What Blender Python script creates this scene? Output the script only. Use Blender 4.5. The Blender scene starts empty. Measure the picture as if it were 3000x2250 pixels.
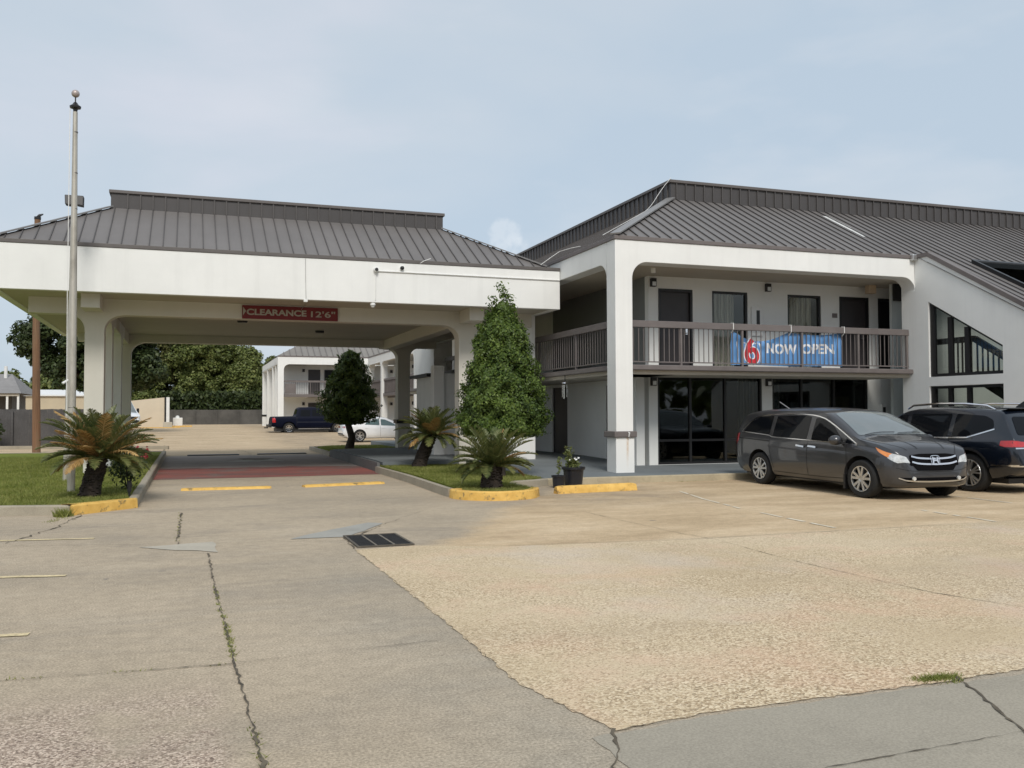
import bpy, bmesh, math, random
import numpy as np
from mathutils import Vector, Matrix
from mathutils.bvhtree import BVHTree
R = math.radians
random.seed(7)
rng = np.random.default_rng(11)
sc = bpy.context.scene
COL = sc.collection

# ------------------------------------------------------------------ camera
YAW, PITCH, ROLL, CAMH = R(19.45), R(1.88), R(-0.16), 1.6
Fv = Vector((math.sin(YAW)*math.cos(PITCH), math.cos(YAW)*math.cos(PITCH), math.sin(PITCH)))
R0 = Vector((math.cos(YAW), -math.sin(YAW), 0)); U0 = R0.cross(Fv)
Rv = R0*math.cos(ROLL) + U0*math.sin(ROLL)
Uv = U0*math.cos(ROLL) - R0*math.sin(ROLL)
cam = bpy.data.cameras.new('camera')
cam.sensor_fit = 'HORIZONTAL'; cam.sensor_width = 36.0
cam.lens = 2690.0/3000.0*36.0
cam.clip_start = 0.1; cam.clip_end = 3000
co = bpy.data.objects.new('camera', cam); COL.objects.link(co)
co.matrix_world = Matrix(((Rv.x, Uv.x, -Fv.x, 0), (Rv.y, Uv.y, -Fv.y, 0), (Rv.z, Uv.z, -Fv.z, CAMH), (0, 0, 0, 1)))
sc.camera = co

# ------------------------------------------------------------------ light, sky, exposure
SUN_EL, SUN_AZ = 42.0, 190.0        # azimuth clockwise from +Y
world = bpy.data.worlds.new('World'); sc.world = world; world.use_nodes = True
nt = world.node_tree; nt.nodes.clear()
wn = lambda t: nt.nodes.new(t)
wo = wn('ShaderNodeOutputWorld'); mixs = wn('ShaderNodeMixShader')
bg1 = wn('ShaderNodeBackground'); bg2 = wn('ShaderNodeBackground')
sky = wn('ShaderNodeTexSky'); sky.sky_type = 'NISHITA'; sky.sun_disc = False
sky.sun_elevation = R(SUN_EL); sky.sun_rotation = R(SUN_AZ); sky.altitude = 10; sky.dust_density = 2.0
bg1.inputs['Strength'].default_value = 0.10
tc = wn('ShaderNodeTexCoord'); mp = wn('ShaderNodeMapping')
mp.inputs['Scale'].default_value = (1.1, 1.1, 3.0); mp.inputs['Location'].default_value = (0.35, 0.2, 0.1)
n1 = wn('ShaderNodeTexNoise'); n1.inputs['Scale'].default_value = 1.7; n1.inputs['Detail'].default_value = 7; n1.inputs['Roughness'].default_value = 0.48
n1.inputs['Distortion'].default_value = 0.35
n2 = wn('ShaderNodeTexNoise'); n2.inputs['Scale'].default_value = 4.5; n2.inputs['Detail'].default_value = 6; n2.inputs['Roughness'].default_value = 0.5
r1 = wn('ShaderNodeValToRGB'); e = r1.color_ramp.elements
e[0].position = 0.34; e[0].color = (0.560, 0.668, 0.778, 1)
e[1].position = 0.66; e[1].color = (0.735, 0.768, 0.845, 1)
k = r1.color_ramp.elements.new(0.5); k.color = (0.630, 0.712, 0.795, 1)
r2 = wn('ShaderNodeValToRGB'); e = r2.color_ramp.elements
e[0].position = 0.55; e[0].color = (0, 0, 0, 1); e[1].position = 0.80; e[1].color = (1, 1, 1, 1)
mixc = wn('ShaderNodeMix'); mixc.data_type = 'RGBA'
mixc.inputs[7].default_value = (0.80, 0.83, 0.875, 1)
ml = wn('ShaderNodeMath'); ml.operation = 'MULTIPLY'; ml.inputs[1].default_value = 0.45
L = nt.links.new
L(tc.outputs['Generated'], mp.inputs['Vector']); L(mp.outputs[0], n1.inputs['Vector']); L(mp.outputs[0], n2.inputs['Vector'])
L(n1.outputs['Fac'], r1.inputs[0]); L(n2.outputs['Fac'], r2.inputs[0]); L(r2.outputs[0], ml.inputs[0])
L(ml.outputs[0], mixc.inputs[0]); L(r1.outputs[0], mixc.inputs[6]); 
# one small bright cumulus low over the roofs
def puff(d, r_out, r_in, sc_, thr):
    vm = wn('ShaderNodeVectorMath'); vm.operation = 'DOT_PRODUCT'; vm.inputs[1].default_value = d
    mr = wn('ShaderNodeMapRange'); mr.interpolation_type = 'SMOOTHSTEP'; mr.inputs[1].default_value = math.cos(r_out); mr.inputs[2].default_value = math.cos(r_in)
    nm = wn('ShaderNodeVectorMath'); nm.operation = 'NORMALIZE'; L(tc.outputs['Generated'], nm.inputs[0]); L(nm.outputs[0], vm.inputs[0]); L(vm.outputs['Value'], mr.inputs[0])
    nn = wn('ShaderNodeTexNoise'); nn.inputs['Scale'].default_value = sc_; nn.inputs['Detail'].default_value = 8; L(nm.outputs[0], nn.inputs['Vector'])
    ad = wn('ShaderNodeMath'); ad.operation = 'ADD'; L(mr.outputs[0], ad.inputs[0]); L(nn.outputs['Fac'], ad.inputs[1])
    m2 = wn('ShaderNodeMapRange'); m2.interpolation_type = 'SMOOTHSTEP'; m2.inputs[1].default_value = thr; m2.inputs[2].default_value = thr+0.60; L(ad.outputs[0], m2.inputs[0]); return m2.outputs[0]
col_ = mixc.outputs[2]
for d_, ro, ri, sc_, th_ in (((0.3203, 0.9277, 0.1920), 0.026, 0.000, 120, 0.95), ((0.3300, 0.9265, 0.1800), 0.034, 0.000, 120, 0.95)):
    mm = wn('ShaderNodeMix'); mm.data_type = 'RGBA'; mm.inputs[7].default_value = (0.80, 0.86, 0.92, 1); f_ = wn('ShaderNodeMath'); f_.operation = 'MULTIPLY'; f_.inputs[1].default_value = 0.55
    L(puff(d_, ro, ri, sc_, th_), f_.inputs[0]); L(f_.outputs[0], mm.inputs[0]); L(col_, mm.inputs[6]); col_ = mm.outputs[2]
L(col_, bg2.inputs['Color'])
L(sky.outputs[0], bg1.inputs['Color']); bg2.inputs['Strength'].default_value = 1.0
mixs.inputs[0].default_value = 0.86
L(bg1.outputs[0], mixs.inputs[1]); L(bg2.outputs[0], mixs.inputs[2]); L(mixs.outputs[0], wo.inputs['Surface'])

sl = bpy.data.lights.new('sun', 'SUN'); sl.energy = 2.30; sl.angle = R(18); sl.color = (1.0, 0.955, 0.885)
so = bpy.data.objects.new('sun', sl); COL.objects.link(so)
az, el = R(SUN_AZ), R(SUN_EL)
sd = Vector((math.sin(az)*math.cos(el), math.cos(az)*math.cos(el), math.sin(el)))
so.rotation_euler = sd.to_track_quat('Z', 'Y').to_euler(); so.location = (0, -20, 40)
vs = sc.view_settings; vs.view_transform = 'Standard'; vs.look = 'None'; vs.exposure = 0.0; vs.gamma = 1.0; vs.use_curve_mapping = False
sc.display_settings.display_device = 'sRGB'

# ------------------------------------------------------------------ materials
class NT:
    def __init__(s, name):
        s.m = bpy.data.materials.new(name); s.m.use_nodes = True
        s.t = s.m.node_tree; s.b = s.t.nodes['Principled BSDF']
        s.co = s.n('ShaderNodeTexCoord').outputs['Object']
    def n(s, t): return s.t.nodes.new(t)
    def l(s, a, b): s.t.links.new(a, b)
    def noise(s, scale, detail=4, rough=0.55, vec=None, dist=0.0, stretch=None):
        x = s.n('ShaderNodeTexNoise'); x.inputs['Scale'].default_value = scale
        x.inputs['Detail'].default_value = detail; x.inputs['Roughness'].default_value = rough; x.inputs['Distortion'].default_value = dist
        v = vec or s.co
        if stretch:
            mm = s.n('ShaderNodeMapping'); mm.inputs['Scale'].default_value = stretch; s.l(v, mm.inputs['Vector']); v = mm.outputs[0]
        s.l(v, x.inputs['Vector']); return x.outputs['Fac']
    def ramp(s, fac, stops):
        x = s.n('ShaderNodeValToRGB'); e = x.color_ramp.elements
        while len(e) < len(stops): e.new(0.5)
        for q, (p, c) in zip(e, stops):
            q.position = p
            q.color = (c, c, c, 1) if not hasattr(c, '__len__') else (*c[:3], 1)
        s.l(fac, x.inputs[0]); return x.outputs[0]
    def mix(s, fac, a, b, mode='MIX'):
        x = s.n('ShaderNodeMix'); x.data_type = 'RGBA'; x.blend_type = mode
        for i, v in ((0, fac), (6, a), (7, b)):
            if hasattr(v, 'is_linked') or hasattr(v, 'links'): s.l(v, x.inputs[i])
            elif i == 0: x.inputs[0].default_value = v
            else: x.inputs[i].default_value = (*v[:3], 1)
        return x.outputs[2]
    def math(s, op, a, b=None, c=None, clamp=False):
        x = s.n('ShaderNodeMath'); x.operation = op; x.use_clamp = clamp
        for i, v in enumerate((a, b, c)):
            if v is None: continue
            if hasattr(v, 'links'): s.l(v, x.inputs[i])
            else: x.inputs[i].default_value = v
        return x.outputs[0]
    def sep(s):
        x = s.n('ShaderNodeSeparateXYZ'); s.l(s.co, x.inputs[0]); return x.outputs
    def smooth(s, v, a, b):
        x = s.n('ShaderNodeMapRange'); x.interpolation_type = 'SMOOTHSTEP'
        x.inputs[1].default_value = a; x.inputs[2].default_value = b; s.l(v, x.inputs[0]); return x.outputs[0]
    def bump(s, h, strength=0.3, dist=0.01):
        x = s.n('ShaderNodeBump'); x.inputs['Strength'].default_value = strength; x.inputs['Distance'].default_value = dist
        s.l(h, x.inputs['Height']); s.l(x.outputs[0], s.b.inputs['Normal'])
    def set(s, color=None, rough=None, metal=None, coat=None, spec=None):
        for k, v in (('Base Color', color), ('Roughness', rough), ('Metallic', metal), ('Coat Weight', coat), ('Specular IOR Level', spec)):
            if v is None: continue
            if hasattr(v, 'links'): s.l(v, s.b.inputs[k])
            elif k == 'Base Color': s.b.inputs[k].default_value = (*v[:3], 1)
            else: s.b.inputs[k].default_value = v
        return s.m

def mat(name, c, rough=0.6, var=0.12, scale=3.0, metal=0.0, coat=None, spec=None, bump=0.0, bscale=60, fine=0.0, bdist=0.005):
    t = NT(name)
    lo = tuple(x*(1-var) for x in c); hi = tuple(min(1, x*(1+var)) for x in c)
    col = t.ramp(t.noise(scale, 5, 0.6), ((0.3, lo), (0.7, hi)))
    if fine:
        col = t.mix(fine, col, t.ramp(t.noise(bscale, 2), ((0.35, tuple(x*0.45 for x in c)), (0.65, tuple(min(1, x*1.5) for x in c)))))
    t.set(col, rough, metal, coat, spec)
    if bump: t.bump(t.noise(bscale, 3), bump, bdist)
    return t.m

def stucco(name, c, streak=0.35, var=0.05, rough=0.75):
    t = NT(name)
    base = t.ramp(t.noise(0.7, 5, 0.6), ((0.3, tuple(x*(1-var) for x in c)), (0.7, tuple(min(1, x*(1+var)) for x in c))))
    st = t.ramp(t.noise(1.0, 4, 0.6, stretch=(3.2, 3.2, 0.16)), ((0.52, 0.0), (0.78, 1.0)))
    st = t.math('MULTIPLY', st, streak)
    base = t.mix(st, base, tuple(x*0.82 for x in c))
    t.set(base, rough, spec=0.3)
    t.bump(t.noise(45, 3), 0.18, 0.006)
    return t.m

M = {}
M['white'] = stucco('white_painted_stucco', (0.80, 0.80, 0.775), 0.35)
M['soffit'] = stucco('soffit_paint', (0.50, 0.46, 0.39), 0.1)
M['beam'] = stucco('shade_toned_beam_paint', (0.66, 0.63, 0.56), 0.2)  # white taken down to off-white; the overhang's shade is put into the colour
M['sidewall'] = stucco('dark_grey_side_wall', (0.205, 0.215, 0.208), 0.2)  # even dark grey for the front part of the upper side wall
M['wall'] = stucco('wall_paint', (0.74, 0.75, 0.73), 0.15)
M['trim'] = mat('brown_grey_trim_paint', (0.150, 0.130, 0.124), 0.5, 0.12, 2.5, bump=0.1)
M['eave'] = mat('eave_trim', (0.110, 0.098, 0.092), 0.5, 0.12, 2.5)
M['seam'] = mat('roof_seam', (0.075, 0.068, 0.065), 0.5, 0.15, 2.0)
def roofmat(name, c):
    t = NT(name)
    a = t.ramp(t.noise(0.5, 5, 0.6), ((0.3, tuple(x*0.9 for x in c)), (0.7, tuple(x*1.1 for x in c))))
    a = t.mix(t.math('MULTIPLY', t.ramp(t.noise(2.0, 4, 0.6, stretch=(2.5, 0.35, 0.35)), ((0.5, 0.0), (0.75, 1.0))), 0.3), a, tuple(x*0.78 for x in c))
    t.set(a, 0.48, spec=0.4); t.bump(t.noise(5, 3), 0.08, 0.01)
    return t.m
M['roof'] = roofmat('standing_seam_metal_roof', (0.158, 0.146, 0.139))
M['parapet'] = roofmat('parapet_metal_panel', (0.066, 0.061, 0.060))
M['hipcap'] = mat('hip_cap_metal', (0.215, 0.208, 0.202), 0.42, 0.1, 3)
M['door'] = mat('dark_door_paint', (0.036, 0.032, 0.034), 0.45, 0.1, 3)
M['doorblack'] = mat('black_opening_paint', (0.008, 0.008, 0.010), 0.5, 0.1, 3)
M['frame'] = mat('dark_window_frame', (0.014, 0.014, 0.015), 0.4, 0.1, 3)
M['curtain'] = None
t = NT('pleated_curtain'); w = t.n('ShaderNodeTexWave'); w.bands_direction = 'X'; w.inputs['Scale'].default_value = 3.2; w.inputs['Distortion'].default_value = 1.6; w.inputs['Detail'].default_value = 2
t.l(t.co, w.inputs['Vector'])
t.set(t.ramp(w.outputs['Fac'], ((0.0, (0.30, 0.285, 0.26)), (1.0, (0.52, 0.50, 0.46)))), 0.9); t.bump(w.outputs['Fac'], 0.6, 0.05); M['curtain'] = t.m
def glassmat(name, tint, refl_rough=0.02, ior=1.5):
    m = bpy.data.materials.new(name); m.use_nodes = True; nt = m.node_tree; nt.nodes.clear()
    o = nt.nodes.new('ShaderNodeOutputMaterial'); mx = nt.nodes.new('ShaderNodeMixShader'); fr = nt.nodes.new('ShaderNodeFresnel')
    g = nt.nodes.new('ShaderNodeBsdfGlossy'); tr = nt.nodes.new('ShaderNodeBsdfTransparent')
    tcx = nt.nodes.new('ShaderNodeTexCoord'); nz = nt.nodes.new('ShaderNodeTexNoise'); bp = nt.nodes.new('ShaderNodeBump')
    nz.inputs['Scale'].default_value = 0.9; bp.inputs['Strength'].default_value = 0.05; bp.inputs['Distance'].default_value = 0.05
    nt.links.new(tcx.outputs['Object'], nz.inputs['Vector']); nt.links.new(nz.outputs['Fac'], bp.inputs['Height']); nt.links.new(bp.outputs[0], g.inputs['Normal'])
    gq = nt.nodes.new('ShaderNodeNewGeometry'); im = nt.nodes.new('ShaderNodeMix'); im.inputs[2].default_value = ior; im.inputs[3].default_value = 1/ior
    nt.links.new(gq.outputs['Backfacing'], im.inputs[0]); nt.links.new(im.outputs[0], fr.inputs['IOR']); g.inputs['Roughness'].default_value = refl_rough; g.inputs['Color'].default_value = (0.9, 0.95, 0.95, 1)
    tr.inputs['Color'].default_value = (*tint, 1)
    nt.links.new(fr.outputs[0], mx.inputs[0]); nt.links.new(tr.outputs[0], mx.inputs[1]); nt.links.new(g.outputs[0], mx.inputs[2]); nt.links.new(mx.outputs[0], o.inputs['Surface'])
    return m
M['glass'] = glassmat('tinted_window_glass', (0.42, 0.44, 0.42), ior=1.55)
M['skyglass'] = glassmat('dark_skylight_glass', (0.62, 0.65, 0.65), 0.15, ior=1.002)
M['glassclear'] = glassmat('clear_window_glass', (0.90, 0.91, 0.88), ior=1.45)
M['carglass'] = mat('tinted_car_glass', (0.006, 0.007, 0.009), 0.03, 0.0, 1, spec=0.16)
M['windscreen'] = mat('windscreen_glass', (0.150, 0.172, 0.175), 0.03, 0.12, 1.2, spec=1.0)  # pale base colour stands in for sky reflection and the pale interior
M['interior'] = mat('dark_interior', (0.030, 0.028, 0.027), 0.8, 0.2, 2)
M['chrome'] = mat('chrome', (0.80, 0.80, 0.81), 0.12, 0.03, 3, metal=1.0)
M['alloy'] = mat('alloy_wheel', (0.66, 0.66, 0.65), 0.36, 0.06, 8, metal=0.9)
M['steel'] = mat('galvanised_steel', (0.46, 0.45, 0.42), 0.42, 0.15, 4, metal=0.6)
M['black'] = mat('black_plastic', (0.012, 0.012, 0.013), 0.5, 0.15, 6)
M['grille'] = mat('grille_black', (0.004, 0.004, 0.005), 0.8, 0.1, 6, spec=0.08)
M['rubber'] = mat('tyre_rubber', (0.014, 0.014, 0.014), 0.85, 0.25, 12, bump=0.2)
M['redlens'] = mat('red_lamp_lens', (0.42, 0.012, 0.014), 0.15, 0.2, 9, coat=1.0)
M['clearlens'] = mat('clear_lamp_lens', (0.62, 0.63, 0.62), 0.12, 0.3, 14, coat=1.0, metal=0.35)
M['amberlens'] = mat('amber_lamp_lens', (0.75, 0.26, 0.06), 0.2, 0.2, 9, coat=1.0)
M['whiteplastic'] = mat('white_plastic', (0.75, 0.75, 0.73), 0.45, 0.05, 4)
M['beige'] = mat('beige_plastic', (0.55, 0.43, 0.30), 0.5, 0.06, 4)
def yellowmat():
    t = NT('worn_yellow_paint')
    y = t.ramp(t.noise(6, 4), ((0.3, (0.62, 0.36, 0.075)), (0.7, (0.80, 0.51, 0.135))))
    worn = t.ramp(t.noise(9, 5, 0.65), ((0.56, 0.0), (0.66, 1.0)))
    y = t.mix(t.math('MULTIPLY', worn, 0.85), y, (0.16, 0.125, 0.07))
    t.set(y, 0.7); t.bump(t.noise(30, 3), 0.3, 0.01); return t.m
M['yellow'] = yellowmat()
M['yellowline'] = mat('faded_yellow_marking', (0.62, 0.51, 0.30), 0.85, 0.25, 5, fine=0.3, bscale=40)
M['whiteline'] = mat('faded_white_marking', (0.72, 0.64, 0.50), 0.85, 0.25, 5, fine=0.35, bscale=40)
def concrete(name, c, scale=0.35, grime=0.35, pebble=0.25, dark=0.62):
    t = NT(name)
    a = t.ramp(t.noise(scale, 6, 0.6), ((0.28, tuple(x*0.80 for x in c)), (0.5, c), (0.74, tuple(x*1.14 for x in c))))
    g = t.ramp(t.noise(scale*3.1, 6, 0.7, dist=0.6), ((0.52, 0.0), (0.72, 1.0)))
    a = t.mix(t.math('MULTIPLY', g, grime), a, (c[0]*dark, c[1]*dark, c[2]*dark))
    a = t.mix(pebble, a, t.ramp(t.noise(75, 3, 0.7), ((0.32, tuple(x*0.5 for x in c)), (0.68, tuple(min(1, x*1.5) for x in c)))))
    t.set(a, 0.9, spec=0.25); t.bump(t.noise(70, 4), 0.3, 0.006); return t.m
M['kerb'] = concrete('kerb_concrete', (0.355, 0.315, 0.245), 1.2, 0.55, 0.3, 0.55)
M['concrete'] = concrete('plain_concrete', (0.38, 0.36, 0.31), 0.6, 0.3, 0.2)
M['patch'] = concrete('light_concrete_patch', (0.45, 0.41, 0.335), 1.0, 0.25, 0.25)
M['greypatch'] = concrete('grey_concrete_patch', (0.345, 0.335, 0.30), 1.0, 0.3, 0.2)
M['platform'] = concrete('blue_grey_deck_paint', (0.180, 0.198, 0.205), 0.5, 0.3, 0.10, 0.72)
M['crack'] = mat('crack_dirt', (0.105, 0.086, 0.060), 0.95, 0.55, 6)

# ------------------------------------------------------------------ mesh helpers
def link(name, me, m, parent, loc=(0, 0, 0)):
    o = bpy.data.objects.new(name, me); COL.objects.link(o)
    if m is not None and len(me.materials) == 0:
        for q in (m if isinstance(m, (list, tuple)) else [m]): me.materials.append(q)
    if parent: o.parent = parent
    o.location = loc
    return o
def root_loc(p):
    while p.parent: p = p.parent
    return Vector(p.location)
class MB:
    def __init__(s): s.v = []; s.f = []; s.mi = []; s.cur = 0
    def add(s, vs, fs):
        b = len(s.v); s.v += [tuple(q) for q in vs]
        for f in fs: s.f.append(tuple(b+i for i in f)); s.mi.append(s.cur)
        return s
    def box(s, x0, x1, y0, y1, z0, z1):
        x0, x1 = min(x0, x1), max(x0, x1); y0, y1 = min(y0, y1), max(y0, y1); z0, z1 = min(z0, z1), max(z0, z1)
        v = [(x, y, z) for z in (z0, z1) for y in (y0, y1) for x in (x0, x1)]
        return s.add(v, [(0, 2, 3, 1), (4, 5, 7, 6), (0, 1, 5, 4), (2, 6, 7, 3), (0, 4, 6, 2), (1, 3, 7, 5)])
    def quad(s, *p): return s.add(p, [tuple(range(len(p)))])
    def prism(s, poly, ax, a0, a1):
        # poly is a list of 2D points in the plane normal to ax (x:(y,z) y:(x,z) z:(x,y))
        def P(p, a): return {'x': (a, p[0], p[1]), 'y': (p[0], a, p[1]), 'z': (p[0], p[1], a)}[ax]
        n = len(poly); v = [P(p, a0) for p in poly] + [P(p, a1) for p in poly]
        area = sum(poly[i][0]*poly[(i+1) % n][1]-poly[(i+1) % n][0]*poly[i][1] for i in range(n))
        fwd = (area > 0) != (ax == 'y')
        f = [tuple(reversed(range(n))), tuple(range(n, 2*n))] if fwd else [tuple(range(n)), tuple(reversed(range(n, 2*n)))]
        for i in range(n):
            j = (i+1) % n
            f.append((i, j, n+j, n+i) if fwd else (j, i, n+i, n+j))
        return s.add(v, f)
    def tube(s, pts, r, n=8, cap=True):
        pts = [Vector(p) for p in pts]; k = len(pts); rs = r if hasattr(r, '__len__') else [r]*k
        rings = []; up = None
        for i, p in enumerate(pts):
            d = (pts[min(i+1, k-1)]-pts[max(i-1, 0)]).normalized()
            a = Vector((0, 0, 1)) if abs(d.z) < 0.9 else Vector((1, 0, 0))
            if up is None: up = d.cross(a).normalized()
            u = (up - d*up.dot(d)).normalized(); up = u; w = d.cross(u)
            rings.append([p + (u*math.cos(2*math.pi*j/n)+w*math.sin(2*math.pi*j/n))*rs[i] for j in range(n)])
        v = [q for rg in rings for q in rg]; f = []
        for i in range(k-1):
            for j in range(n):
                f.append((i*n+j, i*n+(j+1) % n, (i+1)*n+(j+1) % n, (i+1)*n+j))
        if cap: f += [tuple(reversed(range(n))), tuple(range((k-1)*n, k*n))]
        return s.add(v, f)
    def lathe(s, prof, c=(0, 0, 0), n=24, ax='z', cap=True):
        v = []; f = []
        for r_, h in prof:
            for j in range(n):
                a = 2*math.pi*j/n; q = (r_*math.cos(a), r_*math.sin(a), h)
                if ax == 'y': q = (q[0], q[2], q[1])
                if ax == 'x': q = (q[2], q[0], q[1])
                v.append((c[0]+q[0], c[1]+q[1], c[2]+q[2]))
        for i in range(len(prof)-1):
            for j in range(n): f.append((i*n+j, i*n+(j+1) % n, (i+1)*n+(j+1) % n, (i+1)*n+j))
        if cap: f += [tuple(reversed(range(n))), tuple(range((len(prof)-1)*n, len(prof)*n))]
        return s.add(v, f)
    def bar(s, p, q, w, h, up=(0, 0, 1)):
        # rectangular bar from p to q: width w across, height h along up, resting on the line
        p, q, up = Vector(p), Vector(q), Vector(up); d = (q-p).normalized(); a = d.cross(up).normalized(); u = a.cross(d)
        v = [e + a*x + u*y for e in (p, q) for x, y in ((-w/2, 0), (w/2, 0), (w/2, h), (-w/2, h))]
        return s.add(v, [(0, 1, 2, 3), (7, 6, 5, 4), (0, 4, 5, 1), (1, 5, 6, 2), (2, 6, 7, 3), (3, 7, 4, 0)])
    def build(s, name, m, parent=None, smooth=False, local=False, bevel=0.0, ang=35):
        me = bpy.data.meshes.new(name)
        off = Vector((0, 0, 0)) if (parent is None or local) else root_loc(parent)
        me.from_pydata([(x-off.x, y-off.y, z-off.z) for x, y, z in s.v], [], s.f)
        bm = bmesh.new(); bm.from_mesh(me); bmesh.ops.recalc_face_normals(bm, faces=bm.faces); bm.to_mesh(me); bm.free()
        if any(s.mi): me.polygons.foreach_set('material_index', s.mi)
        if smooth:
            me.shade_smooth(); me.set_sharp_from_angle(angle=R(ang))
        o = link(name, me, m, parent)
        if bevel:
            b = o.modifiers.new('bevel', 'BEVEL'); b.width = bevel; b.segments = 2; b.limit_method = 'ANGLE'; b.angle_limit = R(50); b.harden_normals = False
        return o
def tag(o, label=None, cat=None, group=None, kind=None):
    for k_, v_ in (('label', label), ('category', cat), ('group', group), ('kind', kind)):
        if v_: o[k_] = v_
    return o
def thing(name, label, cat, loc=(0, 0, 0), rz=0.0, group=None):
    o = bpy.data.objects.new(name, None); COL.objects.link(o); o.empty_display_size = 0.2
    o.location = loc; o.rotation_euler = (0, 0, rz); return tag(o, label, cat, group)
def struct(o): return tag(o, kind='structure')
def arc(cx, cz, r, a0, a1, n=8):
    return [(cx+r*math.cos(R(a0+(a1-a0)*i/n)), cz+r*math.sin(R(a0+(a1-a0)*i/n))) for i in range(n+1)]
def text_mesh(s, size, extrude=0.004, offset=0.0):
    c = bpy.data.curves.new('txt', 'FONT'); c.body = s; c.size = size; c.extrude = extrude; c.offset = offset
    o = bpy.data.objects.new('txt', c); COL.objects.link(o)
    dg = bpy.context.evaluated_depsgraph_get(); me = bpy.data.meshes.new_from_object(o.evaluated_get(dg))
    bpy.data.objects.remove(o); bpy.data.curves.remove(c)
    return me
def text_mb(s, fit, org, u, v, n, extrude=0.004, offset=0.0):
    # writing fitted into (width, height); org is its lower left corner
    me = text_mesh(s, 1.0, 0.0, offset); P = np.array([q.co[:] for q in me.vertices]); lo = P.min(0); hi = P.max(0)
    sx = fit[0]/(hi[0]-lo[0]); sy = fit[1]/(hi[1]-lo[1]); org, u, v, n = map(Vector, (org, u, v, n)); mb = MB()
    mb.add([org + u*((q[0]-lo[0])*sx) + v*((q[1]-lo[1])*sy) + n*extrude for q in P], [tuple(p.vertices) for p in me.polygons])
    bpy.data.meshes.remove(me); return mb
def sstep(x, a, b):
    t_ = max(0.0, min(1.0, (x-a)/(b-a))); return t_*t_*(3-2*t_)
def gz(y): return 0.5*sstep(y, 50, 78)
def wobble(pts, amp, step):
    out = []
    for (x0, y0), (x1, y1) in zip(pts, pts[1:]):
        n = max(1, int(math.hypot(x1-x0, y1-y0)/step))
        for i in range(n):
            f = i/n; out.append((x0+(x1-x0)*f+random.uniform(-amp, amp), y0+(y1-y0)*f+random.uniform(-amp, amp)))
    return out + [pts[-1]]
def ribbon(mb, path, w, z0, z1, side=1):
    # kerb: a strip of width w beside the path (side=1: to its left), z0 to z1
    n = len(path); offs = []
    for i in range(n):
        a = Vector(path[max(i-1, 0)]); b = Vector(path[min(i+1, n-1)]); d = (b-a).normalized(); nn = Vector((-d.y, d.x))*side
        if 0 < i < n-1:
            d1 = (Vector(path[i])-a).normalized(); c = max(0.5, Vector((-d1.y, d1.x)).dot(Vector((-d.y, d.x))))
            nn = nn/c
        offs.append((path[i][0]+nn.x*w, path[i][1]+nn.y*w))
    ch = 0.02; v = []
    for p, q in zip(path, offs):
        dx, dy = (q[0]-p[0])/w, (q[1]-p[1])/w
        v += [(p[0], p[1], z0), (p[0]+dx*ch*0.6, p[1]+dy*ch*0.6, z1-ch), (p[0]+dx*ch*1.6, p[1]+dy*ch*1.6, z1), (q[0], q[1], z1), (q[0], q[1], z0)]
    f = []
    for i in range(n-1):
        for j in range(4): f.append((i*5+j, (i+1)*5+j, (i+1)*5+j+1, i*5+j+1))
    f += [(0, 1, 2, 3, 4), tuple((n-1)*5+j for j in (4, 3, 2, 1, 0))]
    mb.add(v, f)
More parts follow.
